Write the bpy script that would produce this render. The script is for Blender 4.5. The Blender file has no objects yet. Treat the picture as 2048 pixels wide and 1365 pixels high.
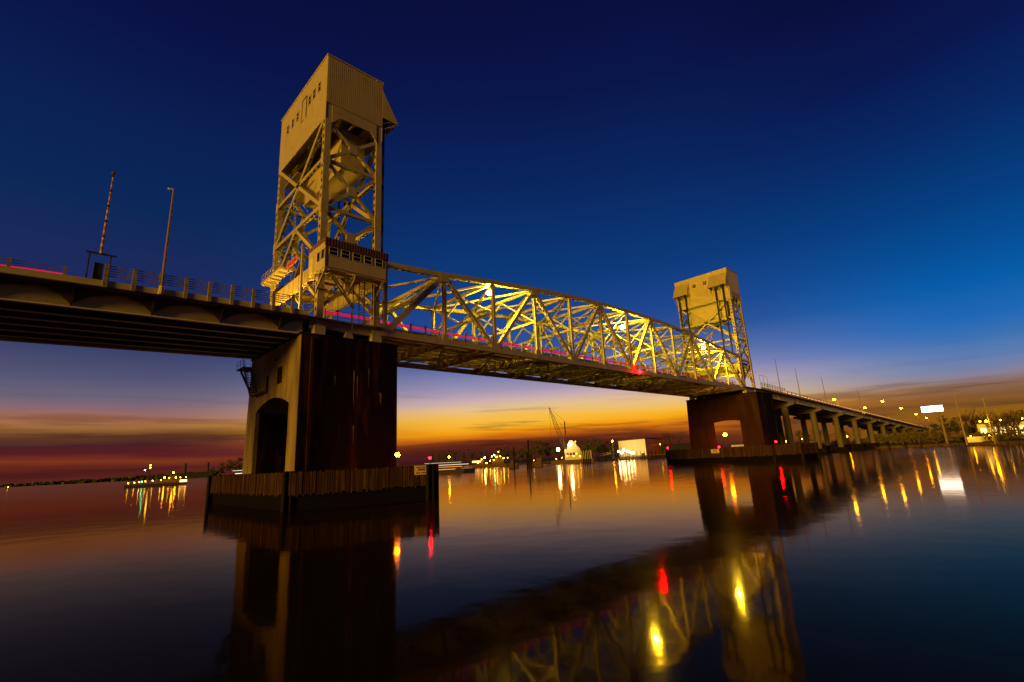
import bpy, math, random
from mathutils import Vector, Matrix
sc = bpy.context.scene
COL = sc.collection
R = math.radians
random.seed(7)

# ---------------------------------------------------------------- camera
CX, CY, CZ = -33.302, -59.614, 4.114
YAW, PIT, ROL, FPX = 0.7723, 0.2385, -0.0519, 977.54
_F = Vector((math.sin(YAW)*math.cos(PIT), math.cos(YAW)*math.cos(PIT), math.sin(PIT)))
_R0 = Vector((math.cos(YAW), -math.sin(YAW), 0))
_U0 = _R0.cross(_F)
_R = _R0*math.cos(ROL) + _U0*math.sin(ROL)
_U = -_R0*math.sin(ROL) + _U0*math.cos(ROL)
cam_d = bpy.data.cameras.new('camera')
cam_d.sensor_width = 36.0
cam_d.lens = 36.0*FPX/2048
cam_d.clip_end = 30000
cam_d.clip_start = 0.1
cam = bpy.data.objects.new('camera', cam_d)
m = Matrix((_R, _U, -_F)).transposed().to_4x4()
m.translation = Vector((CX, CY, CZ))
cam.matrix_world = m
COL.objects.link(cam)
sc.camera = cam
sc.view_settings.view_transform = 'Standard'
sc.view_settings.look = 'None'
sc.view_settings.exposure = 0
sc.view_settings.gamma = 1

def ray(px, py):
    return _F*FPX + _R*(px-1024) - _U*(py-682.5)
def spot(px, dist, py=900):
    """ground position seen in pixel column px at horizontal distance dist"""
    v = ray(px, py); h = math.hypot(v.x, v.y)
    return Vector((CX + v.x/h*dist, CY + v.y/h*dist, 0))
def height_at(px, py, dist):
    v = ray(px, py); h = math.hypot(v.x, v.y)
    return CZ + v.z/h*dist
def at(px, py, Y):
    v = ray(px, py); t = (Y-CY)/v.y
    return Vector((CX+v.x*t, Y, CZ+v.z*t))

# ---------------------------------------------------------------- world: twilight sky
def s2l(c):
    return tuple((x/255/12.92 if x/255 <= .04045 else ((x/255+.055)/1.055)**2.4) for x in c)
w = bpy.data.worlds.new('World'); sc.world = w; w.use_nodes = True
nt = w.node_tree; nt.nodes.clear()
def N(nt, t, **kw):
    n = nt.nodes.new(t)
    for k, v in kw.items(): setattr(n, k, v)
    return n
def MATH(nt, op, a, b=None, c=None, clamp=False):
    n = nt.nodes.new('ShaderNodeMath'); n.operation = op; n.use_clamp = clamp
    for i, x in enumerate((a, b, c)):
        if x is None: continue
        if isinstance(x, (int, float)): n.inputs[i].default_value = x
        else: nt.links.new(x, n.inputs[i])
    return n.outputs[0]
def RAMP(nt, fac, stops, interp='LINEAR'):
    n = nt.nodes.new('ShaderNodeValToRGB'); cr = n.color_ramp; cr.interpolation = interp
    while len(cr.elements) > 1: cr.elements.remove(cr.elements[-1])
    for i, (p, c) in enumerate(stops):
        e = cr.elements[0] if i == 0 else cr.elements.new(p)
        e.position = p; e.color = (c[0], c[1], c[2], 1)
    nt.links.new(fac, n.inputs[0]); return n.outputs[0]
def MIX(nt, fac, a, b, blend='MIX'):
    n = nt.nodes.new('ShaderNodeMix'); n.data_type = 'RGBA'; n.blend_type = blend
    for s, x in ((0, fac), (6, a), (7, b)):
        if isinstance(x, (int, float)): n.inputs[s].default_value = x
        elif isinstance(x, tuple): n.inputs[s].default_value = (x[0], x[1], x[2], 1)
        else: nt.links.new(x, n.inputs[s])
    return n.outputs[2]
tc = N(nt, 'ShaderNodeTexCoord')
sx = N(nt, 'ShaderNodeSeparateXYZ'); nt.links.new(tc.outputs['Generated'], sx.inputs[0])
X_, Y_, Z_ = sx.outputs
sA, cA = math.sin(YAW), math.cos(YAW)
fwd = MATH(nt, 'ADD', MATH(nt, 'MULTIPLY', X_, sA), MATH(nt, 'MULTIPLY', Y_, cA))
sid = MATH(nt, 'SUBTRACT', MATH(nt, 'MULTIPLY', X_, cA), MATH(nt, 'MULTIPLY', Y_, sA))
daz = MATH(nt, 'MULTIPLY', MATH(nt, 'ARCTAN2', sid, fwd), 180/math.pi)
elev = MATH(nt, 'MULTIPLY', MATH(nt, 'ARCSINE', MATH(nt, 'ABSOLUTE', Z_)), 180/math.pi)
def noise(vec_parts, scale, detail, rough=.55):
    cx = N(nt, 'ShaderNodeCombineXYZ')
    for i, p in enumerate(vec_parts):
        if isinstance(p, (int, float)): cx.inputs[i].default_value = p
        else: nt.links.new(p, cx.inputs[i])
    n = N(nt, 'ShaderNodeTexNoise'); n.inputs['Scale'].default_value = scale
    n.inputs['Detail'].default_value = detail; n.inputs['Roughness'].default_value = rough
    nt.links.new(cx.outputs[0], n.inputs['Vector']); return n.outputs[0]
tilt = MATH(nt, 'ADD', elev, MATH(nt, 'MULTIPLY', daz, .012))
n1 = noise((MATH(nt, 'MULTIPLY', daz, .035), MATH(nt, 'MULTIPLY', tilt, .42), 3.1), 1.0, 4.0)
fade = MATH(nt, 'SUBTRACT', 1.0, MATH(nt, 'DIVIDE', elev, 11.0), clamp=True)
fade = MATH(nt, 'MAXIMUM', fade, 0.0)
warp = MATH(nt, 'MULTIPLY', MATH(nt, 'MULTIPLY', MATH(nt, 'SUBTRACT', n1, .5), 4.2), fade)
ew = MATH(nt, 'MAXIMUM', MATH(nt, 'ADD', elev, warp), 0.0)
tt = MATH(nt, 'POWER', MATH(nt, 'DIVIDE', ew, 60.0, clamp=True), .5)
def sky_ramp(st):
    return RAMP(nt, tt, [((e/60)**.5, s2l(c)) for e, c in st], 'EASE' if 0 else 'LINEAR')
mid = sky_ramp([(0,(62,20,26)),(1,(76,28,24)),(1.7,(92,36,22)),(2.3,(128,58,20)),(2.9,(212,112,18)),(3.7,(250,168,22)),(4.7,(248,188,66)),(5.8,(228,192,140)),(7,(200,172,175)),(8.5,(148,142,178)),(10.5,(100,112,165)),(13,(52,82,148)),(16,(30,70,142)),(21,(13,58,122)),(30,(10,40,98)),(40,(10,22,74)),(50,(10,13,58))])
lef = sky_ramp([(0,(58,20,30)),(1,(100,38,28)),(1.7,(126,54,26)),(2.4,(86,28,34)),(3.3,(72,32,38)),(4.0,(96,56,36)),(4.7,(160,108,56)),(5.3,(164,108,86)),(6.0,(142,104,110)),(7.0,(112,102,122)),(9,(84,84,116)),(11.5,(60,66,106)),(14,(48,56,102)),(18,(30,42,92)),(25,(12,40,88)),(32,(11,32,84)),(40,(10,19,70)),(50,(10,13,56))])
rig = sky_ramp([(0,(112,62,16)),(1,(148,92,16)),(2,(140,92,26)),(3.2,(130,86,48)),(4.4,(138,104,86)),(5.3,(138,128,148)),(6.5,(100,128,176)),(8,(62,114,178)),(10,(32,104,182)),(13,(8,92,168)),(16,(6,78,150)),(20,(6,62,128)),(26,(8,42,102)),(32,(10,24,80)),(40,(10,14,58)),(50,(9,11,48))])
fl = N(nt, 'ShaderNodeMapRange'); fl.interpolation_type = 'SMOOTHSTEP'
nt.links.new(daz, fl.inputs[0]); fl.inputs[1].default_value = -4; fl.inputs[2].default_value = -38
fr = N(nt, 'ShaderNodeMapRange'); fr.interpolation_type = 'SMOOTHSTEP'
nt.links.new(daz, fr.inputs[0]); fr.inputs[1].default_value = 17; fr.inputs[2].default_value = 44
sky = MIX(nt, fl.outputs[0], mid, lef)
sky = MIX(nt, fr.outputs[0], sky, rig)
# long thin dusk clouds low over the horizon
n2 = noise((MATH(nt, 'MULTIPLY', daz, .05), MATH(nt, 'MULTIPLY', tilt, .95), 9.7), 1.0, 5.0, .6)
cm = N(nt, 'ShaderNodeMapRange'); cm.interpolation_type = 'SMOOTHSTEP'
nt.links.new(n2, cm.inputs[0]); cm.inputs[1].default_value = .5; cm.inputs[2].default_value = .68
win = RAMP(nt, MATH(nt, 'DIVIDE', elev, 12.0, clamp=True), [(0, (1,1,1)), (.28, (1,1,1)), (.5, (.35,.35,.35)), (.75, (0,0,0))])
cmask = MATH(nt, 'MULTIPLY', MATH(nt, 'MULTIPLY', cm.outputs[0], win), .72)
cloud_col = MIX(nt, fr.outputs[0], s2l((70,26,26)), s2l((96,60,40)))
sky = MIX(nt, cmask, sky, cloud_col)
# the unlit east behind the viewer
fb = N(nt, 'ShaderNodeMapRange'); fb.interpolation_type = 'SMOOTHSTEP'
nt.links.new(MATH(nt, 'ABSOLUTE', daz), fb.inputs[0]); fb.inputs[1].default_value = 65; fb.inputs[2].default_value = 115
sky = MIX(nt, fb.outputs[0], sky, s2l((12,18,44)))
bg = N(nt, 'ShaderNodeBackground'); nt.links.new(sky, bg.inputs[0]); bg.inputs[1].default_value = 1.0
out = N(nt, 'ShaderNodeOutputWorld'); nt.links.new(bg.outputs[0], out.inputs[0])

# the one distant lamp: low sodium glow of the city shore behind the viewer's left
sun_d = bpy.data.lights.new('sun', 'SUN'); sun_d.energy = 3.5; sun_d.angle = R(11); sun_d.color = (1.0, .53, .035)
sun = bpy.data.objects.new('sun', sun_d); COL.objects.link(sun)
sun.rotation_euler = Vector((math.cos(R(7))*math.cos(R(9.5)), math.cos(R(7))*math.sin(R(9.5)), -math.sin(R(7)))).to_track_quat('-Z', 'Y').to_euler()

# ---------------------------------------------------------------- materials
def mat(name, base=(.5,.5,.5), rough=.6, metal=0.0, var=None, scale=(1,1,1), nscale=1.0, thr=(.45,.7), emit=None, strength=1.0, holes=None, bump=0, coat=None):
    mt = bpy.data.materials.new(name); mt.use_nodes = True
    t = mt.node_tree; b = t.nodes['Principled BSDF']; o = t.nodes['Material Output']
    if emit is not None:
        t.nodes.remove(b); e = t.nodes.new('ShaderNodeEmission')
        e.inputs[0].default_value = (*emit, 1); e.inputs[1].default_value = strength
        t.links.new(e.outputs[0], o.inputs[0]); return mt
    b.inputs['Base Color'].default_value = (*base, 1)
    b.inputs['Roughness'].default_value = rough
    b.inputs['Metallic'].default_value = metal
    col = None
    if var or bump:
        g = t.nodes.new('ShaderNodeTexCoord'); mp = t.nodes.new('ShaderNodeMapping')
        mp.inputs['Scale'].default_value = scale
        t.links.new(g.outputs['Object'], mp.inputs[0])
        n = t.nodes.new('ShaderNodeTexNoise'); n.inputs['Scale'].default_value = nscale
        n.inputs['Detail'].default_value = 6; n.inputs['Roughness'].default_value = .62
        t.links.new(mp.outputs[0], n.inputs['Vector'])
        if var:
            col = RAMP(t, n.outputs[0], [(thr[0], base), (thr[1], var)])
            n3 = t.nodes.new('ShaderNodeTexNoise'); n3.inputs['Scale'].default_value = nscale*.23
            t.links.new(mp.outputs[0], n3.inputs['Vector'])
            col = MIX(t, MATH(t, 'MULTIPLY', n3.outputs[0], .45), col, tuple(x*.55 for x in base))
            t.links.new(col, b.inputs['Base Color'])
        if bump:
            bp = t.nodes.new('ShaderNodeBump'); bp.inputs['Strength'].default_value = bump
            t.links.new(n.outputs[0], bp.inputs['Height']); t.links.new(bp.outputs[0], b.inputs['Normal'])
    if holes:
        pu, ru, rv = holes
        uv = t.nodes.new('ShaderNodeUVMap'); s = t.nodes.new('ShaderNodeSeparateXYZ'); t.links.new(uv.outputs[0], s.inputs[0])
        fu = MATH(t, 'MULTIPLY', MATH(t, 'SUBTRACT', MATH(t, 'FRACT', MATH(t, 'DIVIDE', s.outputs[0], pu)), .5), pu/ru)
        fv = MATH(t, 'DIVIDE', MATH(t, 'SUBTRACT', s.outputs[1], .5), rv)
        q = MATH(t, 'ADD', MATH(t, 'MULTIPLY', fu, fu), MATH(t, 'MULTIPLY', fv, fv))
        t.links.new(MATH(t, 'GREATER_THAN', q, 1.0), b.inputs['Alpha'])
    return mt
STEEL = mat('painted_steel', (.42,.35,.19), .5, var=(.30,.20,.09), nscale=.9, thr=(.52,.78))
PERF = mat('perforated_steel', (.42,.35,.19), .5, var=(.30,.20,.09), nscale=.9, thr=(.52,.78), holes=(1.15,.34,.27))
GIRD = mat('girder_paint', (.55,.46,.2), .55, var=(.34,.2,.09), scale=(.3,1,1), nscale=1.2, thr=(.5,.75))
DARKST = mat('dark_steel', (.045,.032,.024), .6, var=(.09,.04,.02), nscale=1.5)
FLOORST = mat('floor_steel', (.24,.16,.09), .6, var=(.12,.05,.03), nscale=1.3)
SHEET = mat('sheet_cladding', (.44,.36,.2), .5, var=(.34,.24,.11), scale=(1,1,.25), nscale=.8, thr=(.5,.8))
FASCIA = mat('rust_fascia', (.14,.06,.04), .6, var=(.07,.025,.02), scale=(3,3,.4), nscale=1.5)
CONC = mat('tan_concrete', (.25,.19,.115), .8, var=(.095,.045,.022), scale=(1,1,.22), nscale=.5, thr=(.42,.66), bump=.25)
CONCD = mat('stained_and_shaded_concrete', (.006,.003,.0026), .8, var=(.075,.024,.013), scale=(.7,.7,.1), nscale=.8, thr=(.52,.74), bump=.3)
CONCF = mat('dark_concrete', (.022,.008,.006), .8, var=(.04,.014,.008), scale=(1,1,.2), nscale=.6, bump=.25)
LIME = mat('lime_streak', (.20,.15,.09), .8, var=(.1,.05,.03), scale=(3,3,.6), nscale=2)
FLANGE = mat('underlit_flange', (.8,.72,.45), .35)  # pale tone puts light from below into the lower flange colour
BEAMC = mat('bent_concrete', (.13,.11,.07), .8, var=(.08,.065,.04), scale=(1,1,.3), nscale=.7)
DECKC = mat('deck_slab', (.12,.105,.08), .85, var=(.06,.045,.03), nscale=.8)
ASPH = mat('asphalt', (.05,.05,.052), .85, var=(.035,.035,.036), nscale=2)
GRATE = mat('open_steel_grating', (.16,.12,.06), .5, holes=None)
RAIL = mat('railing_metal', (.34,.29,.15), .5, var=(.1,.07,.04), nscale=2)
CABLE = mat('steel_cable', (.02,.016,.014), .5)
GATER = mat('faded_red', (.3,.07,.05), .6)
GATEW = mat('faded_white', (.42,.33,.28), .6)
GLASS = mat('dark_glass', (.006,.006,.008), .08)
HOLE = mat('dark_opening', (.012,.006,.005), .9)
TRIM = mat('window_trim', (.5,.46,.38), .5)
WOOD = mat('weathered_timber', (.085,.05,.025), .85, var=(.028,.010,.008), scale=(2.1,2.1,.10), nscale=1.7, thr=(.36,.5))
WETW = mat('wet_timber', (.004,.0025,.002), .95)
PILE = mat('dark_pile', (.013,.008,.006), .8)
POLE = mat('pole_metal', (.2,.14,.08), .5)
WPOLE = mat('wooden_pole', (.3,.22,.12), .8)
RED = mat('red_paint', (.5,.08,.03), .5)
WHITEP = mat('white_paint', (.75,.72,.65), .5)
HULL = mat('dark_hull', (.035,.02,.018), .5)
BARGE = mat('barge_rust', (.08,.035,.02), .7)
WHALL = mat('white_cladding', (.72,.7,.6), .5, var=(.6,.58,.48), scale=(2,2,.2), nscale=.5)
RHALL = mat('rust_cladding', (.42,.11,.035), .6, var=(.25,.05,.02), scale=(2.5,2.5,.1), nscale=.7, thr=(.4,.65))
ROOFD = mat('dark_roof', (.03,.025,.022), .8)
LEAF = mat('dark_leaves', (.05,.06,.02), .8)
LEAF2 = mat('dry_leaves', (.11,.085,.025), .8)
BARK = mat('bark', (.075,.045,.025), .9)
EARTH = mat('bank_earth', (.07,.045,.022), .95, var=(.035,.03,.012), nscale=.15)
GRASS = mat('marsh_grass', (.12,.075,.025), .95)
SIGNB = mat('sign_board', (.5,.38,.2), .6)
SIGNR = mat('sign_red', (.5,.1,.03), .5)
SIGNK = mat('sign_lettering', (.2,.02,.01), .6)
E_SOD = mat('sodium_lamp', emit=(1,.76,.03), strength=3200)
E_SODN = mat('street_lamp_glow', emit=(1,.47,.006), strength=110)
E_ORG = mat('amber_lamp', emit=(1,.20,.003), strength=170)
E_RED = mat('red_lamp', emit=(1,.0004,.0012), strength=420)
E_WHT = mat('work_light', emit=(1,.8,.42), strength=80)
E_SML = mat('small_light', emit=(1,.6,.02), strength=36)
E_GRN = mat('green_light', emit=(.15,1,.6), strength=45)
E_PINK = mat('pink_light_trail', emit=(.78,.008,.10), strength=.95)
E_REDS = mat('red_light_trail', emit=(.55,.015,.012), strength=1.0)
E_AMBS = mat('amber_light_trail', emit=(1,.36,.09), strength=3)
E_BOAT = mat('boat_light_trail', emit=(1,.86,.6), strength=1.5)
E_BILL = mat('lit_billboard', emit=(.95,.93,1.0), strength=9)
E_WIN = mat('lit_window', emit=(1,.62,.2), strength=3.0)
E_FLD = mat('floodlight_lens', emit=(1,.56,.06), strength=2600)
for _m in (CONCD, CONCF, WETW, WOOD, PILE, CABLE, HOLE, EARTH): _m.node_tree.nodes['Principled BSDF'].inputs['Specular IOR Level'].default_value = .08
# grating: square holes
def grate():
    t = GRATE.node_tree; b = t.nodes['Principled BSDF']
    uv = t.nodes.new('ShaderNodeUVMap'); s = t.nodes.new('ShaderNodeSeparateXYZ'); t.links.new(uv.outputs[0], s.inputs[0])
    a = MATH(t, 'GREATER_THAN', MATH(t, 'FRACT', MATH(t, 'DIVIDE', s.outputs[0], .42)), .55)
    c = MATH(t, 'GREATER_THAN', MATH(t, 'FRACT', MATH(t, 'DIVIDE', s.outputs[1], .30)), .55)
    h = MATH(t, 'MULTIPLY', a, c)
    t.links.new(MATH(t, 'SUBTRACT', 1.0, h), b.inputs['Alpha'])
grate()

# ---------------------------------------------------------------- mesh helpers
class MB:
    def __init__(s): s.v = []; s.f = []; s.uv = []; s.mi = []
    def quad(s, pts, uv=None, mi=0):
        b = len(s.v); s.v += [tuple(p) for p in pts]; s.f.append(tuple(range(b, b+len(pts))))
        s.uv += list(uv) if uv else [(0, 0)]*len(pts); s.mi.append(mi)
    def beam(s, a, b, w, h, up=(0,0,1), perf=(), mi=0, ends=True):
        """box member a-b; w across (side), h along up; perf: faces 'u','d','l','r' that use material 1"""
        a = Vector(a); b = Vector(b); d = b-a; L = d.length
        if L < 1e-6: return
        d /= L; up = Vector(up)
        sd = d.cross(up)
        if sd.length < 1e-5: sd = d.cross(Vector((1,0,0)))
        sd.normalize(); u = sd.cross(d)
        W = sd*w/2; H = u*h/2
        c = [a-W-H, a+W-H, a+W+H, a-W+H, b-W-H, b+W-H, b+W+H, b-W+H]
        uv = [(0,0),(L,0),(L,1),(0,1)]
        for nm, q in (('d',(0,4,5,1)),('r',(1,5,6,2)),('u',(2,6,7,3)),('l',(3,7,4,0))):
            s.quad([c[i] for i in q], uv, 1 if nm in perf else mi)
        if ends:
            s.quad([c[i] for i in (0,1,2,3)], None, mi); s.quad([c[i] for i in (7,6,5,4)], None, mi)
    def ibeam(s, a, b, w, h, up=(0,0,1), tf=.05, tw=.04, mi=0, fl=None):
        a = Vector(a); b = Vector(b); d = (b-a).normalized(); up = Vector(up)
        sd = d.cross(up)
        if sd.length < 1e-5: sd = d.cross(Vector((1,0,0)))
        sd.normalize(); u = sd.cross(d)
        s.beam(a+u*(h/2-tf/2), b+u*(h/2-tf/2), w, tf, u, mi=mi)
        s.beam(a-u*(h/2-tf/2), b-u*(h/2-tf/2), w, tf, u, mi=mi if fl is None else fl)
        s.beam(a, b, tw, h-2*tf, u, mi=mi)
    def box(s, x0, x1, y0, y1, z0, z1, mi=0):
        s.beam(((x0+x1)/2, (y0+y1)/2, z0), ((x0+x1)/2, (y0+y1)/2, z1), abs(y1-y0), abs(x1-x0), (1,0,0), mi=mi)
    def tube(s, a, b, r0, r1=None, n=8, mi=0, cap=True):
        r1 = r0 if r1 is None else r1
        a = Vector(a); b = Vector(b); d = (b-a).normalized()
        p = d.orthogonal().normalized(); q = d.cross(p); base = len(s.v)
        for c, r in ((a, r0), (b, r1)):
            for i in range(n):
                t = 2*math.pi*i/n; s.v.append(tuple(c + (p*math.cos(t)+q*math.sin(t))*r))
        for i in range(n):
            j = (i+1) % n
            s.f.append((base+i, base+j, base+n+j, base+n+i)); s.uv += [(0,0)]*4; s.mi.append(mi)
        if cap:
            s.f.append(tuple(base+i for i in reversed(range(n)))); s.uv += [(0,0)]*n; s.mi.append(mi)
            s.f.append(tuple(base+n+i for i in range(n))); s.uv += [(0,0)]*n; s.mi.append(mi)
    def ball(s, c, r, mi=0, n=10, sz=1.0):
        c = Vector(c); k = n//2; base = len(s.v)
        for i in range(k+1):
            ph = math.pi*i/k
            for j in range(n):
                t = 2*math.pi*j/n
                s.v.append((c.x+r*math.sin(ph)*math.cos(t), c.y+r*math.sin(ph)*math.sin(t), c.z+r*sz*math.cos(ph)))
        for i in range(k):
            for j in range(n):
                jj = (j+1) % n
                s.f.append((base+i*n+j, base+(i+1)*n+j, base+(i+1)*n+jj, base+i*n+jj)); s.uv += [(0,0)]*4; s.mi.append(mi)
    def prism(s, poly, z0, z1, mi=0):
        b = len(s.v); n = len(poly)
        s.v += [(x, y, z0) for x, y in poly] + [(x, y, z1) for x, y in poly]
        for i in range(n):
            j = (i+1) % n; s.f.append((b+i, b+j, b+n+j, b+n+i)); s.uv += [(0,0)]*4; s.mi.append(mi)
        s.f.append(tuple(b+i for i in reversed(range(n)))); s.uv += [(0,0)]*n; s.mi.append(mi)
        s.f.append(tuple(b+n+i for i in range(n))); s.uv += [(0,0)]*n; s.mi.append(mi)
    def extrude(s, pts, off, mi=0):
        """closed polygon pts (3D) swept by vector off"""
        b = len(s.v); n = len(pts); off = Vector(off)
        s.v += [tuple(p) for p in pts] + [tuple(Vector(p)+off) for p in pts]
        for i in range(n):
            j = (i+1) % n; s.f.append((b+i, b+j, b+n+j, b+n+i)); s.uv += [(0,0)]*4; s.mi.append(mi)
        s.f.append(tuple(b+i for i in reversed(range(n)))); s.uv += [(0,0)]*n; s.mi.append(mi)
        s.f.append(tuple(b+n+i for i in range(n))); s.uv += [(0,0)]*n; s.mi.append(mi)
    def mesh(s, name, mats):
        me = bpy.data.meshes.new(name); me.from_pydata(s.v, [], s.f)
        ul = me.uv_layers.new(name='UVMap')
        flat = [c for p in s.uv for c in p]
        ul.data.foreach_set('uv', flat)
        me.polygons.foreach_set('material_index', s.mi)
        for mt in (mats if isinstance(mats, (list, tuple)) else [mats]): me.materials.append(mt)
        me.update(); return me
    def build(s, name, mats, parent=None):
        import bmesh
        me = s.mesh(name, mats)
        bm = bmesh.new(); bm.from_mesh(me); bmesh.ops.recalc_face_normals(bm, faces=bm.faces); bm.to_mesh(me); bm.free()
        o = bpy.data.objects.new(name, me); COL.objects.link(o)
        if parent:
            o.parent = parent
            o.matrix_parent_inverse = world_of(parent).inverted()
        return o
def world_of(o):
    mt = o.matrix_basis.copy()
    if o.parent: mt = world_of(o.parent) @ o.matrix_parent_inverse @ mt
    return mt
def tag(o, label=None, cat=None, group=None, kind=None):
    if label: o['label'] = label
    if cat: o['category'] = cat
    if group: o['group'] = group
    if kind: o['kind'] = kind
    return o
def empty(name, loc, label, cat, group=None, rz=0):
    o = bpy.data.objects.new(name, None); COL.objects.link(o); o.location = loc; o.rotation_euler.z = rz
    o.empty_display_size = .5
    return tag(o, label, cat, group)
def copy_tree(o, parent=None):
    c = o.copy(); COL.objects.link(c)
    if parent: c.parent = parent
    for ch in list(o.children): copy_tree(ch, c)
    return c
def struct(name, mb, mt):
    return tag(mb.build(name, mt), kind='structure')

# ---------------------------------------------------------------- bridge constants
P = 10.363; NP = 12; L = P*NP; W = 18.0
ZC = 22.2
HU = [10.3, 11.04, 12.07, 12.99, 13.74, 14.11, 14.18]
def hU(i): return ZC + HU[min(i, NP-i)]
ROAD = 23.5

# ================================================================ water and land
def make_water():
    mb = MB(); S = 9000
    mb.quad([(CX-S, CY-S, 0), (CX+S, CY-S, 0), (CX+S, CY+S, 0), (CX-S, CY+S, 0)])
    mt = bpy.data.materials.new('river_water'); mt.use_nodes = True
    t = mt.node_tree; t.nodes.remove(t.nodes['Principled BSDF'])
    fr_ = t.nodes.new('ShaderNodeFresnel'); fr_.inputs[0].default_value = 1.145
    df = t.nodes.new('ShaderNodeBsdfDiffuse'); df.inputs[0].default_value = (.012, .007, .004, 1)
    b = t.nodes.new('ShaderNodeBsdfGlossy'); b.inputs['Color'].default_value = (.90, .66, .42, 1)   # warm tint put into the reflection to tone down mirrored blue
    mx = t.nodes.new('ShaderNodeMixShader'); t.links.new(fr_.outputs[0], mx.inputs[0]); t.links.new(df.outputs[0], mx.inputs[1]); t.links.new(b.outputs[0], mx.inputs[2])
    t.links.new(mx.outputs[0], t.nodes['Material Output'].inputs[0])
    g = t.nodes.new('ShaderNodeTexCoord')
    mp0 = t.nodes.new('ShaderNodeMapping'); mp0.inputs['Rotation'].default_value = (0, 0, R(-25)); mp0.inputs['Scale'].default_value = (.012, .06, 1)
    t.links.new(g.outputs['Object'], mp0.inputs[0])
    n0 = t.nodes.new('ShaderNodeTexNoise'); n0.inputs['Scale'].default_value = 1.0; n0.inputs['Detail'].default_value = 4
    t.links.new(mp0.outputs[0], n0.inputs['Vector'])
    gp = t.nodes.new('ShaderNodeNewGeometry'); sp = t.nodes.new('ShaderNodeSeparateXYZ'); t.links.new(gp.outputs['Position'], sp.inputs[0])
    # open channel is ruffled, the slack water by the near bank is calm
    ch = MATH(t, 'ADD', MATH(t, 'MULTIPLY', sp.outputs[0], .5), MATH(t, 'MULTIPLY', sp.outputs[1], .87))
    ch = MATH(t, 'ADD', ch, MATH(t, 'MULTIPLY', MATH(t, 'SUBTRACT', n0.outputs[0], .5), 170))
    rr = t.nodes.new('ShaderNodeMapRange'); t.links.new(ch, rr.inputs[0])
    rr.inputs[1].default_value = -55; rr.inputs[2].default_value = 140; rr.inputs[3].default_value = .06; rr.inputs[4].default_value = .13
    t.links.new(rr.outputs[0], b.inputs['Roughness'])
    n = t.nodes.new('ShaderNodeTexNoise'); n.inputs['Scale'].default_value = .35; n.inputs['Detail'].default_value = 3
    t.links.new(g.outputs['Object'], n.inputs['Vector'])
    bp = t.nodes.new('ShaderNodeBump'); bp.inputs['Strength'].default_value = .05; bp.inputs['Distance'].default_value = .25
    t.links.new(n.outputs[0], bp.inputs['Height']); t.links.new(bp.outputs[0], b.inputs['Normal'])
    struct('river', mb, mt)
make_water()

BANK = [(150,190),(130,200),(112,215),(100,232),(92,258),(89,270),(85,312),(78,345),(70,362),(60,367),(50,372),(46,384),(42,470),(38,640),(34,820),(28,1300),(20,1900),(12,2300),(4,2700),(-6,3200),(-20,3600),(-50,4000)]
def bank_dist(az):
    for (a0, d0), (a1, d1) in zip(BANK, BANK[1:]):
        if a1 <= az <= a0: return d0 + (d1-d0)*(az-a0)/(a1-a0)
    return 300
def px_az(px, py=900):
    v = ray(px, py); return math.degrees(math.atan2(v.x, v.y))
def make_land():
    mb = MB(); rings = [(0, -1.2), (2.5, .5), (8, 1.6), (30, 2.4), (120, 2.8), (600, 3.0), (5000, 4.0)]
    azs = []
    a = 150.0
    while a >= -50: azs.append(a); a -= 1.0
    rnd = random.Random(3)
    jit = [rnd.uniform(-3, 3) for _ in azs]
    for i, az in enumerate(azs):
        for k, (dd, z) in enumerate(rings):
            D = bank_dist(az) + dd + (jit[i] if k < 3 else 0)
            mb.v.append((CX + D*math.sin(R(az)), CY + D*math.cos(R(az)), z + (rnd.uniform(-.3, .3) if k > 2 else 0)))
    n = len(rings)
    for i in range(len(azs)-1):
        for k in range(n-1):
            mb.f.append((i*n+k, i*n+k+1, (i+1)*n+k+1, (i+1)*n+k)); mb.uv += [(0,0)]*4; mb.mi.append(0)
    struct('river_bank', mb, EARTH)
make_land()

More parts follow.
